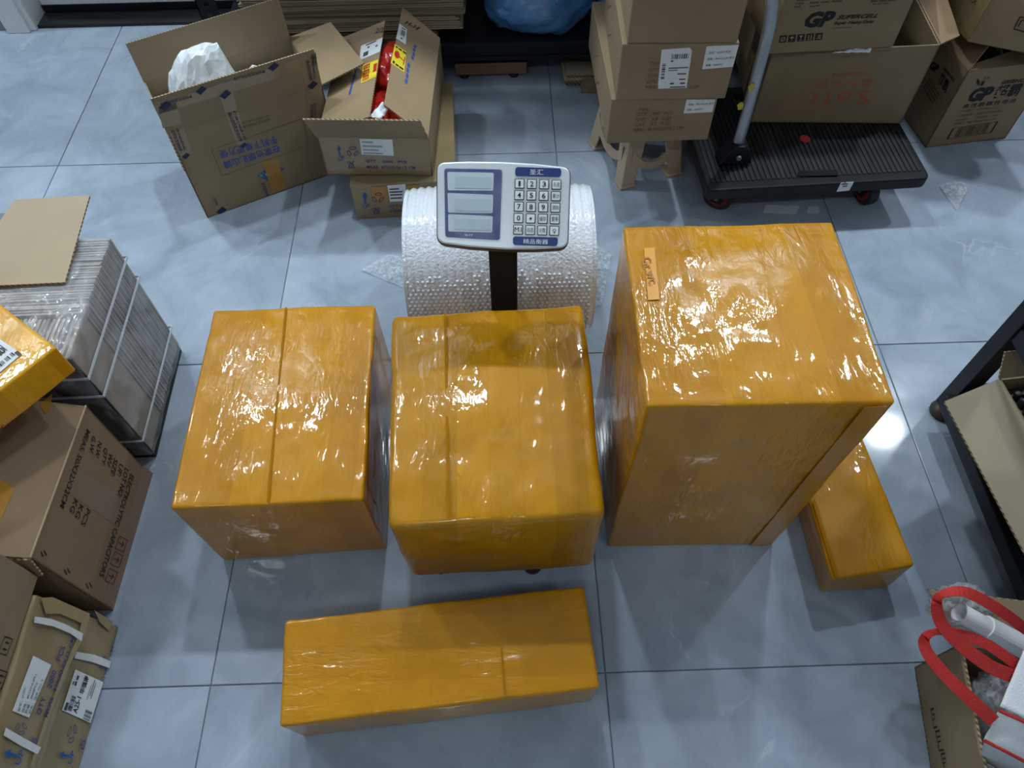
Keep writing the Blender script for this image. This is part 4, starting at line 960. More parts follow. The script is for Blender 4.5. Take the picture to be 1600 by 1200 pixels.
build(flapmb(Lb['BLt']+up*.1+ly_*.08, Lb['BRt']+up*.1+ly_*.08, Lb['BRt'], Lb['BLt']), 'flap', [KRAFT_GREY, EDGE], tLB)
build(flapmb(Lb['FLt']+up*.001, Lb['FLt']+lx_*.33+up*.012, Lb['BLt']+lx_*.33+up*.012, Lb['BLt']+up*.001), 'flap', [KRAFT_GREY, EDGE], tLB)
fL = face(Lb, 'F')
def Z2b(x, y): return (1160+x*.16667, y*.16667)
prn(tLB, 'Soft', fL, Z2b(1215, 842), Z2b(640, 868), Z2b(1170, 975), INK_ORANGE, -.004, sp=1.35)
prn(tLB, '柔韧亲肤', fL, Z2b(1240, 735), Z2b(700, 745), Z2b(1210, 812), INK_ORANGE, -.006, sp=1.15)
prn(tLB, '一切从柔韧开始', fL, Z2b(1215, 668), Z2b(850, 680), Z2b(1205, 705), INK_ORANGE)
q0 = FL((1196, 90), Lb['FLt'].z+.014)
Mb = box8(q0.x+.004, q0.y, 3.2, .345, .3, .2, Lb['FLt'].z+.0225)
tM = closed_carton('battery_carton', Mb, 'brown battery carton with black lettering atop the hand truck load')
fM = face(Mb, 'F')
prn(tM, 'GP', fM, Z2b(566, 262), Z2b(838, 250), Z2b(610, 110), INK_BLACK, .055, .25)
prn(tM, 'SUPERCELL', fM, Z2b(880, 182), Z2b(1262, 164), Z2b(898, 142), INK_BLACK, .035, .3)
prn(tM, 'Super Heavy Duty', fM, Z2b(852, 240), Z2b(1228, 222), Z2b(866, 200), INK_BLACK, .03, .25)
shape(tM, rects((0, .3, .3, .7), (.36, .3, 1, .7)), fM, Z2b(838, 270), Z2b(1025, 262), Z2b(840, 255), INK_GREY, 'printed_line')
for k in range(5):
    x = 340+k*84; y = 400-k*6
    shape(tM, DIA and rects((0, 0, 1, 1)), fM, Z2b(x, y), Z2b(x+68, y-5), Z2b(x+10, y-66), INK_BLACK, 'care_mark')
    mk = [poly_line([(.5+.3*math.cos(i*1.05), .5+.3*math.sin(i*1.05)) for i in range(6)], .09, True)+poly_line([(.2, .2), (.8, .8)], .08), [[(.15, .55), (.85, .55), (.5, .85)]]+rects((.46, .2, .54, .55)), [[(.25, .85), (.75, .85), (.5, .45)]]+rects((.46, .2, .54, .5), (.3, .15, .7, .22)),
          rects((.2, .15, .8, .22), (.26, .3, .38, .85), (.62, .3, .74, .85)), rects((.15, .2, .85, .28), (.3, .4, .8, .5), (.3, .62, .85, .72))][k]
    shape(tM, mk, fM, Z2b(x, y), Z2b(x+68, y-5), Z2b(x+10, y-66), KRAFT_PALE, 'care_symbol', .0014)
for a_, b_, h_ in (((484, 70), (545, 66), 14), ((625, 66), (720, 58), 14), ((495, 40), (572, 36), 14), ((630, 34), (930, 16), 16), ((510, 8), (620, 2), 12), ((1215, 44), (1365, 34), 10), ((1200, 22), (1440, 6), 22)):
    shape(tM, rects((0, 0, .28, 1), (.34, 0, .62, .9), (.68, 0, 1, 1)), fM, Z2b(*a_), Z2b(*b_), Z2b(a_[0]+3, a_[1]-h_), INK_GREY, 'printed_line')
pb = MB(); wq2 = [FL(p, Lb['FRt'].z+.006) for p in (Z2b(840, 500), Z2b(1195, 492), Z2b(1210, 462), Z2b(1020, 478))]
def wf(u, v):
    p = (wq2[0]*(1-u)+wq2[1]*u)*(1-v)+(wq2[3]*(1-u)+wq2[2]*u)*v; return p+up*(.010*abs(noise.noise(V((u*5, v*3, 1)))))
pb.grid(wf, 16, 6); o = build(pb, 'plastic_wrap', WBAG, smooth=True, origin=wq2[0], solid=.0015); tag(o, 'crumpled clear plastic wrap between the two cartons on the truck', 'wrapping')

# ================================================================== BATTERY CARTON ON THE FLOOR, CARTON LEANING ON IT
J = box8(2.786, -.028, 7.5, .275, .30, .275, 0)
tJ = thing('battery_carton', 'open brown battery carton with leaf mark and barcode on the floor', 'carton', base(J))
build(open_body(J), 'body', [KRAFT, EDGE], tJ)
jx, jy = J['ex'], J['ey']
build(flapmb(J['BLt'], J['FLt'], J['FLt']+jx*.06+up*.055+jy*.04, J['BLt']+jx*.07+up*.06), 'flap', [KRAFT_DARK, EDGE], tJ)
build(flapmb(J['FLt'], J['FRt'], J['FRt']+up*.006+jy*.09, J['FLt']+up*.004+jy*.02+jx*.02), 'flap', [KRAFT, EDGE], tJ)
build(flapmb(J['BLt']+jy*.10-up*.04, J['BRt']+jy*.10-up*.04, J['BRt'], J['BLt']), 'flap', [KRAFT_GREY, EDGE], tJ)
fJ = face(J, 'F')
def Z5(x, y): return (1440+x*.13333, 80+y*.13333)
prn(tJ, 'GP', fJ, Z5(522, 598), Z5(790, 572), Z5(600, 432), INK_BLACK, .06, .2)
prn(tJ, '超霸', fJ, Z5(820, 556), Z5(1130, 522), Z5(890, 400), INK_BLACK, .015, .1)
prn(tJ, 'GREENCELL', fJ, Z5(930, 385), Z5(1290, 350), Z5(950, 342), INK_BLACK, .035, .25)
prn(tJ, '高性能碳性电池', fJ, Z5(472, 672), Z5(1090, 600), Z5(500, 620), INK_BLACK, .008, sp=1.25)
prn(tJ, '无汞', fJ, Z5(712, 332), Z5(795, 325), Z5(722, 300), INK_GREY)
shape(tJ, [[(.15, .1), (.0, .45), (.12, 1), (.4, .6), (.42, .2)], [(.42, .08), (.62, .5), (1, .62), (.92, .25), (.66, .02)]], fJ, Z5(640, 412), Z5(740, 402), Z5(640, 315), INK_BLACK, 'leaf_mark')
for s_, a_, b_, h_ in (('产品型号：GPHHDCO-S1', (445, 722), (895, 668), 34), ('订货型号：GPPVC03HG061', (420, 778), (935, 708), 34), ('1604ST', (395, 822), (515, 808), 26), ('HEAD     HK', (640, 788), (890, 760), 26), ('1纸箱装 1箱共装200卡 500件', (368, 862), (860, 806), 26)):
    prn(tJ, s_, fJ, Z5(*a_), Z5(*b_), Z5(a_[0]+16, a_[1]-h_), INK_GREY)
shape(tJ, bars(24, 9, .14, .86, .08, .92), fJ, Z5(300, 1028), Z5(810, 950), Z5(372, 902), INK_GREY, 'barcode')
shape(tJ, poly_line([(0, 0), (1, 0), (1, 1), (0, 1)], .035, True), fJ, Z5(300, 1028), Z5(810, 950), Z5(372, 902), INK_BLACK, 'barcode_frame')
fJL = face(J, 'L')
prn(tJ, 'GP', fJL, Z5(85, 200), Z5(175, 260), Z5(130, 110), INK_BLACK, .06, .0)
prn(tJ, '超霸', fJL, Z5(190, 380), Z5(280, 500), Z5(240, 235), INK_BLACK, .02)
prn(tJ, 'GREENCELL', fJL, Z5(245, 205), Z5(380, 360), Z5(265, 180), INK_BLACK, .03)
for k in range(4):
    shape(tJ, rects((0, 0, .3, 1), (.36, 0, .66, .9), (.7, 0, 1, 1)), fJL, Z5(20+k*22, 420-k*30), Z5(130+k*26, 620-k*30), Z5(28+k*22, 405-k*30), INK_GREY, 'printed_line')
GREYBAG = M('dark_grey_plastic', (.03, .033, .045), .3, coat=.4, bump=.5, bscale=20)
o = build(blob(base(J)+V((.02, .0, .13)), (.105, .12, .115), 5, 36, 24, .15, 2, .15, .006), 'dark_bag', GREYBAG, smooth=True, origin=base(J)); tag(o, 'dark grey plastic bag inside the open battery carton', 'bag')
KZ = .345
ka = FL((1511, 66), KZ); kb = FL((1600, 88), KZ); kd = (kb-ka).normalized(); kd = (kd*.8+V((.2, 0, 0))).normalized(); kl = V((-.02, 1, 0)).normalized()
K = {'FLb': ka, 'FRb': ka+kd*.42, 'BLb': ka+kl*.34, 'BRb': ka+kl*.34+kd*.42}
for k in list(K): K[k[:2]+'t'] = K[k]+up*.26
tKc = thing('shipping_carton', 'brown carton with olive tape sitting across the open battery carton', 'carton', base(K))
build(closed_body(K), 'body', KRAFT, tKc, bevel=.004)
decal(tKc, 'tape_sheet', face(K, 'L'), [(1508, 60), (1455, -2), (1500, -2), (1550, -2), (1514, 60)], CLEAR_TAPE, .0008)
fK = face(K, 'F')
shape(tKc, poly_line([(0, 0), (1, 0), (1, 1), (0, 1)], .09, True)+poly_line([(.2, .25), (.2, .8), (.5, .8)], .09), fK, (1584, 45), (1606, 51), (1594, 26), INK_BLACK, 'care_mark')
prn(tKc, 'CR', face(K, 'L'), (1516, 2), (1524, 9), (1521, -8), INK_BLACK, .01)

# ================================================================== LEFT: WRAPPED BUNDLE OF FLAT CARTONS
N = box8(.121, -1.087, 1.3, .45, .328, .417, 0)
tN = thing('wrapped_bundle', 'bundle of flat grey-brown cartons on edge, shrink-wrapped and strapped', 'bundle', base(N))
nx, ny = N['ex'], N['ey']
SHM = [M('bundle_sheet_a', (.30, .285, .265), .7, var=.1), M('bundle_sheet_b', (.21, .205, .205), .7, var=.1), M('bundle_sheet_c', (.36, .315, .26), .7, var=.1)]
rr = random.Random(3)
def PN(u, v, z): return N['FLb']+nx*u+ny*v+V((0, 0, z))
v_ = .118; k = 0
while v_ < .322:
    th = .0052; zt = .411+rr.random()*.004; xr = .444+rr.random()*.004
    mb = MB().hexa([PN(.01, v_, .03), PN(xr, v_, .03), PN(xr, v_+th, .03), PN(.01, v_+th, .03), PN(.01, v_, zt), PN(xr, v_, zt), PN(xr, v_+th, zt), PN(.01, v_+th, zt)])
    build(mb, 'cardboard_sheet', SHM[(0, 1, 0, 2, 1)[k % 5]], tN); v_ += .0072; k += 1
u_ = .10; k = 0
while u_ < .44:
    th = .0058; zt = .404+rr.random()*.005; ln = .002+.02*abs(noise.noise(V((u_*9, 0, 0))))
    mb = MB().hexa([PN(u_, .008, .03), PN(u_+th, .008, .03), PN(u_+th, .112, .03), PN(u_, .112, .03), PN(u_-ln, .008, zt), PN(u_+th-ln, .008, zt), PN(u_+th-ln*.4, .112, zt), PN(u_-ln*.4, .112, zt)])
    build(mb, 'cardboard_sheet', SHM[(1, 0, 2, 0)[k % 4]], tN); u_ += .0098; k += 1
build(MB().plate(PN(.4445, .006, .03), PN(.4445, .113, .03), PN(.4445, .113, .412), PN(.4445, .006, .412), .003), 'side_sheet', M('brown_side_sheet', (.27, .215, .16), .7, var=.1), tN)
build(MB().plate(PN(.002, .004, .012), PN(.448, .004, .012), PN(.448, .004, .41), PN(.002, .004, .41), .003), 'black_sheet', M('black_polybag', (.012, .013, .015), .35, bump=.4, bscale=14), tN)
build(MB().hexa([PN(.004, .004, 0), PN(.447, .004, 0), PN(.447, .324, 0), PN(.004, .324, 0), PN(.004, .004, .028), PN(.447, .004, .028), PN(.447, .324, .028), PN(.004, .324, .028)]), 'base_tray', BLACK_PLASTIC, tN, bevel=.004)
Nf = {k_: (N[k_] if len(k_) == 2 else N[k_]+V((0, 0, .004 if k_.endswith('t') else .012))) for k_ in N}
FILM = mat_film('stretch_film', (.82, .86, .92), .2, .12, 1.0, 26, (1, .5, .5))
fm = rounded_box(Nf, .012, 40, .001, .004, 5.0, .0025)
build(fm, 'stretch_film', FILM, tN, smooth=True)
STRAPM = M('clear_strap', (.62, .66, .72), .3, coat=.4)
fNR = face(N, 'R')
for px_ in ((197, 399), (214, 437), (266, 512)):
    zz = PL(px_, fNR).z; wd = .007
    mb = MB()
    lp = [(.4545, -.003), (.4545, .3315), (-.005, .3315), (-.005, -.003)]
    for i in range(4):
        a, b = lp[i], lp[(i+1) % 4]; dz = .006*(i % 2)
        mb.plate(PN(a[0], a[1], zz-wd/2), PN(b[0], b[1], zz-wd/2), PN(b[0], b[1], zz+wd/2), PN(a[0], a[1], zz+wd/2), .0012, 0, 0)
    build(mb, 'strap', STRAPM, tN)
sh_ = [FL((101, 441), .4285), FL((140, 305), .437)]
pan = [FL((-70, 449), .4285), sh_[0], sh_[1], FL((22, 312), .437)]; pan[3] = pan[3]; 
o = build(MB().plate(*pan, .0045), 'cardboard_panel', [M('tan_panel', (.42, .34, .23), .75, var=.05), EDGE], origin=(pan[0]+pan[2])/2); tag(o, 'loose tan cardboard panel lying on the wrapped bundle', 'panel')
# grey crate at the picture's left rim
ga = FL((18, 333), .2); gd1 = (FL((0, 372), .2)-ga).normalized(); gd2 = (FL((0, 304), .2)-ga); gd2 = (gd2-gd1*gd2.dot(gd1)).normalized()
mb = MB()
def gp(u, v, z): return V((ga.x, ga.y, 0))+gd1*u+gd2*v+up*z
mb.plate(gp(0, 0, 0), gp(.0, .3, 0), gp(0, .3, .2), gp(0, 0, .2), .004, 0, 0); mb.plate(gp(.25, .3, 0), gp(.25, 0, 0), gp(.25, 0, .2), gp(.25, .3, .2), .004, 0, 0)
mb.plate(gp(.25, 0, 0), gp(0, 0, 0), gp(0, 0, .2), gp(.25, 0, .2), .004, 0, 0); mb.plate(gp(0, .3, 0), gp(.25, .3, 0), gp(.25, .3, .2), gp(0, .3, .2), .004, 0, 0)
mb.plate(gp(.0, .3, .198), gp(.0, .0, .198), gp(.25, .0, .198), gp(.25, .3, .198), .004, 0, 0)
o = build(mb, 'grey_box', M('grey_box_board', (.16, .19, .23), .6, var=.08), origin=gp(.12, .15, 0), bevel=.002); tag(o, 'plain grey box behind the wrapped bundle', 'box')

# ================================================================== CAPACITOR CARTON AND YELLOW PARCEL
P = box8(.061, -1.430, -1.3, .50, .318, .318, 0)
tPc = thing('open_carton', 'brown capacitor carton with black print and a lifted flap', 'carton', base(P))
build(open_body(P), 'body', [KRAFT_DARK, EDGE], tPc)
def Z8(x, y): return (x*.35, 580+y*.35)
hin = [P['FRt'], P['BRt']]; pin = FL(Z8(85, 215), .345); pdir = (pin-P['BRt']); pdir = pdir-P['ey']*pdir.dot(P['ey']); pdir = pdir.normalized()*.145
build(flapmb(P['FRt'], P['BRt'], P['BRt']+pdir, P['FRt']+pdir), 'flap', [KRAFT_DARK, EDGE], tPc)
build(flapmb(P['BLt']+P['ex']*.0, P['FLt'], P['FLt']-P['ex']*.1-up*.1, P['BLt']-P['ex']*.1-up*.1), 'flap', [KRAFT_DARK, EDGE], tPc)
build(flapmb(P['FLt'], P['FRt'], P['FRt']-P['ey']*.012-up*.05, P['FLt']-P['ey']*.012-up*.14), 'flap', [KRAFT_DARK, EDGE], tPc)
build(MB().tube([P['FRt']+up*.002, P['BRt']+up*.002], .0022, 6), 'crease', KRAFT_PALE, tPc)
fP = face(P, 'R'); fPf = (P['FRt'], (P['BRt']-P['FRt']).cross(pdir).normalized())
decal(tPc, 'orange_tape', fPf, [Z8(175, 150), Z8(235, 100), Z8(225, 160), Z8(205, 192)], TAPE_DULL, .001)
decal(tPc, 'orange_tape', fPf, [Z8(0, 480), Z8(65, 525), Z8(10, 650), Z8(0, 650)], TAPE_DULL, .001)
decal(tPc, 'clear_tape', fP, [Z8(320, 430), Z8(560, 560), Z8(520, 690), Z8(270, 520)], M('faint_tape', (.23, .165, .10), .35, coat=.3), .0005)
decal(tPc, 'clear_tape', fP, [Z8(640, 420), Z8(684, 458), Z8(505, 1068), Z8(460, 1020)], M('brown_edge_tape', (.25, .14, .075), .3, coat=.4), .0005)
for s_, a_, b_ in (('ELECTROLYTIC CAPACITORS', (580, 455), (440, 912)), ('LOT NO:', (556, 428), (522, 555)), ('UF:', (532, 408), (520, 462)), ('SIZE:', (508, 385), (490, 462)), ('WV:', (486, 360), (472, 420)), ('QTY:', (462, 334), (448, 412)),
                   ('N.W.', (437, 308), (420, 382)), ('G.W.', (410, 283), (395, 360)), ('MEAS: 50X32X32CM', (385, 256), (264, 602)), ('PCS', (386, 608), (358, 682)), ('KG', (355, 590), (332, 648)), ('KG', (330, 566), (308, 624))):
    prn(tPc, s_, fP, Z8(*a_), Z8(*b_), Z8(a_[0]+17, a_[1]+16), INK_BLACK, .012, off=.001)
for cx_, cy_ in ((538, 768), (517, 838), (493, 912)):
    fr3 = (Z8(cx_-6, cy_-32), Z8(cx_-26, cy_+22), Z8(cx_+30, cy_-14))
    shape(tPc, poly_line([(0, 0), (1, 0), (1, 1), (0, 1)], .07, True), fP, *fr3, INK_RUST, 'care_mark', .001)
    shape(tPc, [[(.2, .55), (.8, .55), (.5, .85)], [(.45, .15), (.55, .15), (.55, .55), (.45, .55)]], fP, *fr3, INK_RUST, 'care_symbol', .001)
staples(tPc, fP, tuple(((Z8(x, y), Z8(x+12, y+22))) for cx_, cy_ in ((180, 800), (285, 880), (382, 942)) for x, y in ((cx_, cy_+6), (cx_+14, cy_))), INK_BLACK)
SILVER = M('silver_foil', (.6, .68, .70), .25, metal=.5, bump=.6, bscale=22)
o = build(blob(V((.33, -1.27, .16)), (.13, .12, .15), 4, 36, 24, .12, 2, .15, .006), 'foil_bag', SILVER, smooth=True, origin=(.33, -1.27, .006)); tag(o, 'crumpled silver foil bag inside the capacitor carton', 'bag')

TY = mat_tape('yellow_tape_wrap', dark=(.62, .29, .008), light=(.78, .39, .012), seed=5.2, wrinkle=.3)
oz = .4265; a_ = FL((120, 579), oz); oyaw = math.radians(52.6); ox = V((math.cos(oyaw), math.sin(oyaw), 0)); ofl = a_-ox*.32
O = box8(ofl.x, ofl.y, 52.6, .32, .36, .0745, oz)
tO = thing('taped_parcel', 'flat yellow-orange taped carton with a shipping label on the bundle', 'carton', base(O), 'orange taped parcels')
build(rounded_box(O, .004, 30, .001, .0012, 2.7, .0005), 'body', TY, tO, smooth=True)
fO = face(O, 'T')
lab = [(35, 554), (-32, 509), (-100, 560), (-34, 612)]
decal(tO, 'shipping_label', fO, lab, PAPER, .0022)
shape(tO, bars(16, 7, .25, .93, .06, .14)+bars(12, 3, .3, .93, .22, .42)+rects((.93, .0, 1, .1), (.62, .72, .8, .9), (.3, .8, .5, .86), (.0, .96, 1, .97)), fO, (-34, 612), (35, 554), (-100, 560), INK_LABEL, 'label_print', .003)
prn(tO, '610', fO, (-12, 570), (12, 549), (-20, 563), INK_LABEL, .01, off=.003)
# orange stamp on its side
decal(tO, 'red_stamp', face(O, 'F'), [(-2, 672), (4, 662), (2, 676), (-2, 680)], INK_RUST, .002)

# ================================================================== STRAPPED CARTONS, LOWER LEFT
def hx(**k): return {q: V(v) for q, v in k.items()}
S_ = hx(FLb=(.12, -1.79, 0), FRb=(.578, -1.79, 0), BRb=(.582, -1.476, 0), BLb=(.12, -1.476, 0), FLt=(.12, -1.79, .13), FRt=(.542, -1.79, .13), BRt=(.543, -1.473, .13), BLt=(.12, -1.473, .13))
R_ = hx(FLb=(.11, -1.80, .135), FRb=(.581, -1.80, .135), BRb=(.583, -1.487, .135), BLb=(.11, -1.487, .135), FLt=(.11, -1.80, .2615), FRt=(.556, -1.80, .2615), BRt=(.557, -1.489, .2615), BLt=(.11, -1.489, .2615))
Q_ = box8(.20, -1.765, 0, .352, .308, .23, .266)
tSc = thing('strapped_carton', 'film-wrapped strapped carton with shipping label, lowest in its stack', 'carton', base(S_), 'strapped cartons')
tRc = thing('strapped_carton', 'film-wrapped carton with two white straps, between two others', 'carton', base(R_), 'strapped cartons')
build(rounded_box(S_, .006, 26, .003, .004, 1.3, .002), 'body', PCART, tSc, smooth=True)
build(rounded_box(R_, .006, 26, .003, .004, 7.3, .002), 'body', PCART, tRc, smooth=True)
tQ = closed_carton('shipping_carton', Q_, 'plain brown carton on top of the strapped cartons', KRAFT_GREY)
fS, fR, fQ = face(S_, 'R'), face(R_, 'R'), face(Q_, 'R')
def Z3(x, y): return (x*.22512, 930+y*.225)
WST = M('white_strap', (.70, .72, .72), .45, bump=.2, bscale=300)
OLIVE = M('olive_tape', (.33, .255, .125), .22, coat=.6, bump=.2, bscale=30)
decal(tRc, 'edge_tape', fR, [Z3(*p) for p in ((560, 130), (606, 140), (575, 270), (470, 480), (330, 830), (215, 1195), (190, 1190), (300, 840), (440, 480), (535, 265))], OLIVE, .0055)
decal(tRc, 'end_tape', fR, [Z3(*p) for p in ((270, 20), (350, 15), (610, 130), (560, 200), (400, 130), (300, 130))], OLIVE, .0050)
decal(tSc, 'end_tape', fS, [Z3(*p) for p in ((640, 105), (770, 185), (745, 250), (680, 190))], OLIVE, .0050)
def strap(t, f, pts, off=.0065):
    n = f[1]; build(MB().prism([PL(Z3(*p), f)+n*off for p in pts], n, .0012), 'strap', WST, t)
strap(tRc, fR, [(222, 150), (218, 192), (350, 218), (470, 268), (545, 322), (556, 268), (440, 205), (330, 165)])
strap(tSc, fS, [(510, 395), (498, 440), (620, 465), (742, 508), (752, 460), (640, 415)])
strap(tRc, fR, [(20, 922), (5, 975), (120, 1045), (238, 1105), (262, 1058), (120, 980)])
decal(tRc, 'paper_label', fR, [Z3(*p) for p in ((210, 422), (335, 485), (180, 852), (65, 805))], PAPER, .0062)
for k, (a_, b_) in enumerate((((115, 812), (160, 640)), ((140, 818), (235, 545)), ((162, 826), (240, 610)), ((188, 828), (280, 590)))):
    prn(tRc, ('型号：J100C', '规格：4K12V-0.2M-L', '数量：2000PCS', '颜色：蓝灰 NO. 9')[k], fR, Z3(*a_), Z3(*b_), Z3(a_[0]-18, a_[1]-6), INK_LABEL, off=.0072)
for s_, a_, b_, hgt in (('QTY', (262, 838), (302, 716), 32), ('2000', (335, 650), (374, 530), 30), ('PCS', (398, 462), (436, 362), 30), ('MEAS  47X30.5X13 CM', (306, 852), (498, 300), 22)):
    prn(tRc, s_, fR, Z3(*a_), Z3(*b_), Z3(a_[0]-hgt, a_[1]-hgt*.4), INK_PURP, .01, off=.0062)
shape(tRc, ARROW, fR, Z3(82, 1158), Z3(110, 1082), Z3(-8, 1130), INK_BLUE, 'printed_arrow', .0062); prn(tRc, 'UP', fR, Z3(112, 1185), Z3(152, 1085), Z3(78, 1170), INK_BLUE, .015, off=.0062)
shape(tRc, recycle_polys(), fR, Z3(150, 985), Z3(180, 900), Z3(72, 955), INK_PURP, 'recycling_mark', .006); shape(tRc, TREE_MARK, fR, Z3(225, 1062), Z3(245, 985), Z3(182, 1045), INK_BLUE, 'care_mark', .006)
decal(tSc, 'shipping_label', fS, [Z3(*p) for p in ((505, 517), (700, 605), (610, 888), (412, 800))], PAPER, .0062)
LO, LX, LY = Z3(610, 888), Z3(700, 605), Z3(412, 800)
shape(tSc, bars(13, 12, .06, .40, .72, .86), fS, LO, LX, LY, INK_LABEL, 'barcode', .0072)
shape(tSc, bars(10, 5, .02, .26, .06, .30), fS, LO, LX, LY, INK_LABEL, 'barcode', .0072)
shape(tSc, rects((.02, .88, .2, .96)), fS, LO, LX, LY, INK_LABEL, 'label_block', .0072)
prn(tSc, 'A25-1', fS, Z3(512, 826), Z3(545, 715), Z3(482, 812), INK_BLACK, .015, off=.0072); prn(tSc, '华强南', fS, Z3(558, 692), Z3(602, 570), Z3(525, 680), INK_BLACK, .02, off=.0072)
for q_ in ((.55, .30, .95, .32), (.5, .24, .9, .26), (.45, .36, .8, .375), (.62, .84, .72, .9), (.76, .84, .86, .9), (.62, .93, .7, .97)): shape(tSc, rects(q_), fS, LO, LX, LY, INK_LABEL, 'label_line', .0072)
shape(tSc, ARROW, fS, Z3(455, 1152), Z3(470, 1090), Z3(386, 1135), INK_BLUE, 'printed_arrow', .0062); prn(tSc, 'UP', fS, Z3(475, 1178), Z3(505, 1085), Z3(448, 1168), INK_BLUE, .015, off=.0062)
shape(tSc, recycle_polys(), fS, Z3(490, 1045), Z3(530, 910), Z3(432, 1015), INK_PURP, 'recycling_mark', .006); shape(tSc, TREE_MARK, fS, Z3(560, 1092), Z3(580, 995), Z3(522, 1082), INK_PURP, 'care_mark', .006)
prn(tSc, 'PCS', fS, Z3(695, 515), Z3(722, 425), Z3(676, 506), INK_PURP, off=.006); prn(tSc, '30.5X13 CM', fS, Z3(700, 620), Z3(772, 365), Z3(688, 612), INK_PURP, off=.006)
for (q_) in (((2, 412), (12, 300), (42, 418)), ((-40, 640), (-22, 490), (8, 650))):
    shape(tQ, poly_line([(0, 0), (1, 0), (1, 1), (0, 1)], .06, True)+[[(.2, .45), (.4, .45), (.3, .75)], [(.6, .45), (.8, .45), (.7, .75)]]+rects((.26, .2, .34, .45), (.66, .2, .74, .45)), fQ, Z3(q_[2][0], q_[2][1]), Z3(q_[2][0]+42, q_[2][1]-112), Z3(q_[0][0]-16, q_[0][1]-12), INK_BLACK, 'care_mark', .001)

# ================================================================== RIGHT: BLACK WORK TABLE WITH A BOX OF PARTS
pf = V((2.497, -1.008, 0)); tW = thing('work_table', 'black steel work table with a low shelf and rubber feet', 'table', (2.75, -1.4, 0))
PX = [(pf.x, pf.y), (pf.x+.6, pf.y), (pf.x, pf.y-1.2), (pf.x+.6, pf.y-1.2)]
for x, y in PX:
    build(MB().abox(x-.02, x+.02, y-.02, y+.02, .012, .72), 'leg', BLACK_METAL, tW, bevel=.002)
    build(MB().tube([(x-.006, y-.004, 0), (x-.006, y-.004, .01), (x-.006, y-.004, .02), (x-.004, y-.004, .026)], [.027, .03, .026, .012], 16), 'rubber_foot', M('brown_black_rubber', (.045, .035, .03), .5), tW, smooth=True)
for z in (.09, .34):
    for x in (pf.x-(.037 if z < .2 else 0), pf.x+.6): build(MB().abox(x-.016, x+.016, pf.y-1.179, pf.y-.021, z-.02, z+.02), 'side_rail', BLACK_METAL, tW, bevel=.002)
for y in (pf.y-1.2, pf.y): build(MB().abox(pf.x+.021, pf.x+.579, y-.015, y+.015, .06, .1), 'end_rail', BLACK_METAL, tW, bevel=.002)
build(MB().abox(pf.x-.02, pf.x+.584, pf.y-1.179, pf.y-.021, .092, .105), 'low_shelf', BLACK_METAL, tW)
build(MB().abox(pf.x-.01, pf.x+.63, pf.y-1.22, pf.y+.02, .7205, .745), 'table_top', M('grey_table_top', (.3, .32, .34), .5), tW, bevel=.003)
zr = .25
va = FL((1561, 592), zr); vdir = (FL((1586, 836), .2)-FL((1476, 628), .2)).normalized(); vb = va+vdir*.34; vx = V((-vdir.y, vdir.x, 0))
Vb = {'BLt': va, 'FLt': vb, 'BRt': va+vx*.24, 'FRt': vb+vx*.24}
for k in list(Vb): q = Vb[k].copy(); q.z = .112; Vb[k[:2]+'b'] = q
tV = thing('open_carton', 'open tan carton with a wide folded-out flap on the low black shelf', 'carton', base(Vb))
build(open_body(Vb), 'body', [KRAFT_GREY, EDGE], tV)
fo = [RS((1476, 627), va, .165, True), None]; fo[1] = fo[0]+vdir*.34
build(flapmb(fo[1], vb, va, fo[0]), 'flap', [M('tan_flap', (.33, .285, .20), .75, var=.05), EDGE], tV)
build(flapmb(Vb['BRt']+V((0, .035, .05)), Vb['BLt']+V((0, .035, .05)), Vb['BLt'], Vb['BRt']), 'flap', [KRAFT_GREY, EDGE], tV)
rr = random.Random(8); KN = M('black_knob', (.02, .02, .022), .4); KR = M('red_knob', (.42, .03, .025), .4)
mk = MB().tube([(0, 0, -.012), (0, 0, .006), (0, 0, .0085), (0, 0, .010)], [.0075, .0075, .0065, .003], 12); kme = []
for m_ in (KN, KR):
    me = bpy.data.meshes.new('battery'); me.from_pydata([tuple(p) for p in mk.v], [], mk.f); me.materials.append(m_); kme.append(me)
for i in range(5):
    for j in range(8):
        p = va+vx*(.016+.019*i+.004*rr.random())+vdir*(.03+.02*j+.004*rr.random()); red = (i, j) in ((0, 2), (2, 3), (4, 6), (3, 1))
        o = bpy.data.objects.new('battery', kme[1 if red else 0]); COL.objects.link(o); o.location = (p.x, p.y, zr-.028+.006*rr.random()); o.rotation_euler = (rr.uniform(-.5, .5), rr.uniform(-.5, .5), 0)
        tag(o, 'small red battery among the black ones in the tan carton' if red else 'small black battery in the tan carton on the low shelf', 'battery', 'red batteries in the carton' if red else 'black batteries in the carton')
fill = MB().plate(*(Vb[k]+V((0, 0, -.035)) for k in ('FLt', 'FRt', 'BRt', 'BLt')), .02)
for q in range(len(fill.v)): fill.v[q] = fill.v[q]+((base(Vb)-fill.v[q]).to_2d().to_3d())*.05
o = build(fill, 'foam_tray', KN, origin=base(Vb)); tag(o, 'black packing tray under the small batteries in the carton', 'tray')

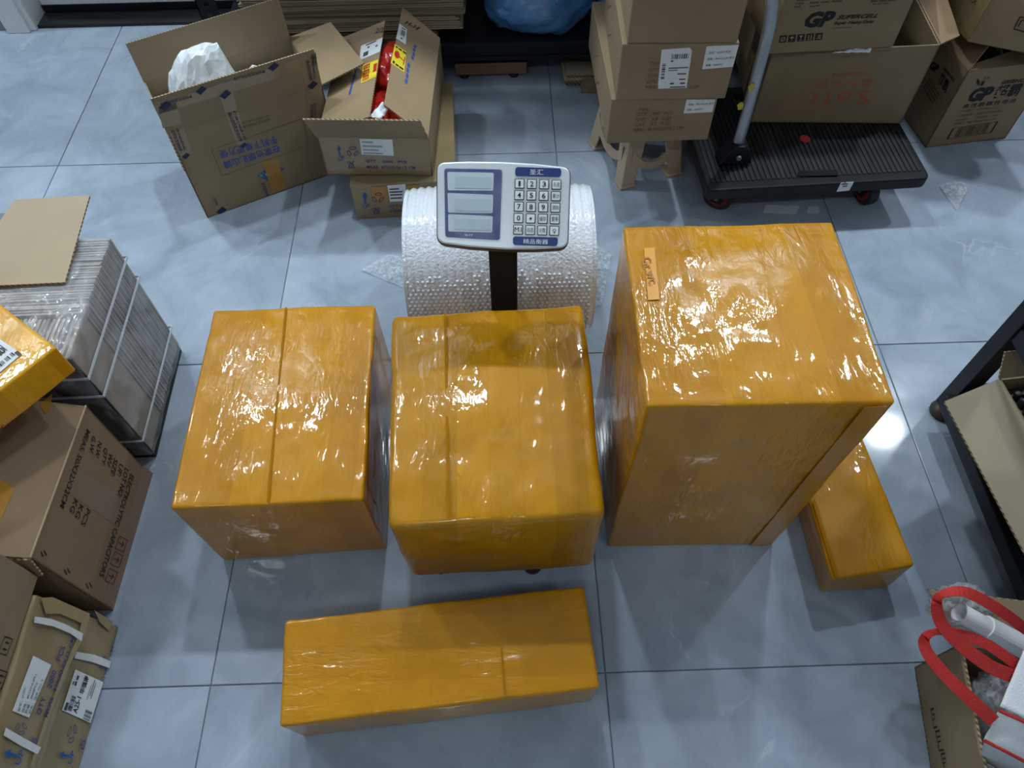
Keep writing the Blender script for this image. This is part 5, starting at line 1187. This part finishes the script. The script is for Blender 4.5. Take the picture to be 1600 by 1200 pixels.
# ================================================================== LOWER RIGHT: CARTON WITH TOTE BAG AND TUBE
U = box8(2.181, -1.905, -9.2, .205, .30, .18, 0)
tU = thing('open_carton', 'open brown carton holding bubble wrap, a white tube and a tote bag', 'carton', base(U))
build(open_body(U), 'body', [KRAFT_GREY, EDGE], tU)
b1_ = RS((1449, 920), U['BLt'], .12, True)
build(flapmb(U['BRt'], U['BLt'], b1_, b1_+U['ex']*.205), 'flap', [KRAFT_PALE, EDGE], tU)
fUl = face(U, 'L')
build(flapmb(U['FLt']+U['ex']*.004, U['BLt']+U['ex']*.004, U['BLt']+U['ex']*.022-up*.09, U['FLt']+U['ex']*.022-up*.09), 'flap', [KRAFT_GREY, EDGE], tU)
def Z9(x, y): return (1380+x*.2835, 860+y*.2833)
for q_ in (((265, 880), (285, 870), (282, 980)), ((292, 1000), (318, 992), (312, 1105)), ((322, 1125), (346, 1118), (342, 1215))):
    O_, X_, Y_ = (Z9(*q_[0]), Z9(*q_[2]), Z9(*q_[1]))
    shape(tU, poly_line([(0, .9), (0, 0), (1, 0), (1, .9)], .09)+poly_line([(.3, .2), (.3, .8)], .08)+poly_line([(.55, .1), (.55, .7)], .06), fUl, O_, X_, Y_, INK_BLACK, 'care_mark', .0014)
BUB = mat_film('bubble_pile', (.62, .66, .70), .5, .12, 1.0, 60)
uc = base(U)
o = build(blob(uc+V((.0, .02, .115)), (.068, .095, .10), 3, 60, 40, .22, 3, .25, .006), 'bubble_wrap', BUB, smooth=True, origin=uc); tag(o, 'crumpled grey bubble wrap filling the lower right open carton', 'bubble wrap')
mb = blob(FL((1500, 948), .225), (.05, .035, .035), 12, 40, 26, .3, 3, .3)
o = build(mb, 'bubble_wrap', BUB, smooth=True, origin=FL((1500, 948), .2)); tag(o, 'puff of clear bubble wrap spilling over the carton flap', 'bubble wrap')
WT = M('white_tube_card', (.74, .74, .78), .4)
ta, tb = FL((1499, 957), .33), FL((1612, 1018), .27); td = (tb-ta).normalized()
tT2 = thing('mailing_tube', 'white cardboard tube sticking out of the open carton', 'tube', tb)
sm = MB(); seg_ = [(ta, .0165), (ta+td*.055, .0165), (ta+td*.055, .0195), (ta+td*.30, .0205)]
sm.tube([q[0] for q in seg_], [q[1] for q in seg_], 24, caps=False); sm.tube([q[0] for q in reversed(seg_[:2])], .0145, 24, caps=False)
build(sm, 'tube_wall', WT, tT2, smooth=False); build(MB().tube([ta+td*.05, ta+td*.052], .0146, 20), 'tube_stop', M('tube_inside', (.4, .4, .43), .6), tT2)
TW = M('white_fabric', (.72, .76, .80), .7, bump=.25, bscale=400); TR_ = M('red_webbing', (.52, .025, .022), .65, bump=.3, bscale=500)
tB2 = thing('tote_bag', 'white tote bag with red trim and red loop handles', 'bag', FL((1620, 1140), .14))
fp = [FL((1537, 1157), .30), FL((1606, 1193), .29), FL((1648, 1150), .335), FL((1560, 1110), .34)]; bpn = [FL((1562, 1104), .345), FL((1660, 1150), .34), FL((1690, 1060), .36), FL((1599, 1016), .365)]
def sheet(q, seed, amp=.004, n=14):
    mb = MB()
    def fn(u, v): p = (q[0]*(1-u)+q[1]*u)*(1-v)+(q[3]*(1-u)+q[2]*u)*v; return p+up*amp*noise.noise(V((u*3, v*3, seed)))
    return mb.grid(fn, n, n)
build(sheet(fp, 2), 'front_panel', TW, tB2, smooth=True, solid=.0015); build(sheet(bpn, 5), 'back_panel', TW, tB2, smooth=True, solid=.0015)
low = [q+V((.075, -.01, -.16)) for q in (fp[0], fp[1])]
build(sheet([low[0], low[1], fp[1], fp[0]], 6), 'bag_side', TW, tB2, smooth=True, solid=.0015)
for a, b in ((fp[0], fp[1]), (fp[3], fp[2])):
    d = (b-a); build(MB().tube([a+up*.001, a+d*.5+up*.002, b+up*.001], .0028, 8), 'red_trim', TR_, tB2)
def handle(px, zs, wd):
    pts = [FL(p, z) for p, z in zip(px, zs)]; fine = []
    for i in range(len(pts)-1):
        p0 = pts[max(i-1, 0)]; p1 = pts[i]; p2 = pts[i+1]; p3 = pts[min(i+2, len(pts)-1)]
        for s in range(5):
            t = s/5; fine.append(.5*((2*p1)+(p2-p0)*t+(2*p0-5*p1+4*p2-p3)*t*t+(3*p1-p0-3*p2+p3)*t**3))
    fine.append(pts[-1]); wv = []
    K_ = len(fine)
    for i in range(K_):
        d = (fine[min(i+1, K_-1)]-fine[max(i-1, 0)]).normalized(); vw = (CAM-fine[i]).normalized(); s_ = d.cross(vw).normalized()
        f_ = wd[0]+(wd[1]-wd[0])*i/(K_-1); tw = .25+.75*abs(2*i/(K_-1)-.85); tilt = vw*(.6 if i > K_*.5 else -.6)
        wv.append((s_*tw+tilt*(1-tw)).normalized()*f_)
    build(MB().ribbon(fine, wv), 'handle', TR_, tB2, smooth=False, solid=.0012)
handle([(1605, 985), (1560, 952), (1512, 926), (1480, 926), (1464, 938), (1470, 972), (1500, 1006), (1545, 1040), (1582, 1056)], [.36, .40, .43, .44, .43, .41, .39, .37, .35], (.018, .022))
handle([(1590, 1040), (1545, 1008), (1505, 992), (1470, 986), (1446, 995), (1448, 1018), (1478, 1056), (1520, 1096), (1553, 1127)], [.35, .365, .375, .38, .38, .375, .36, .345, .33], (.017, .021))
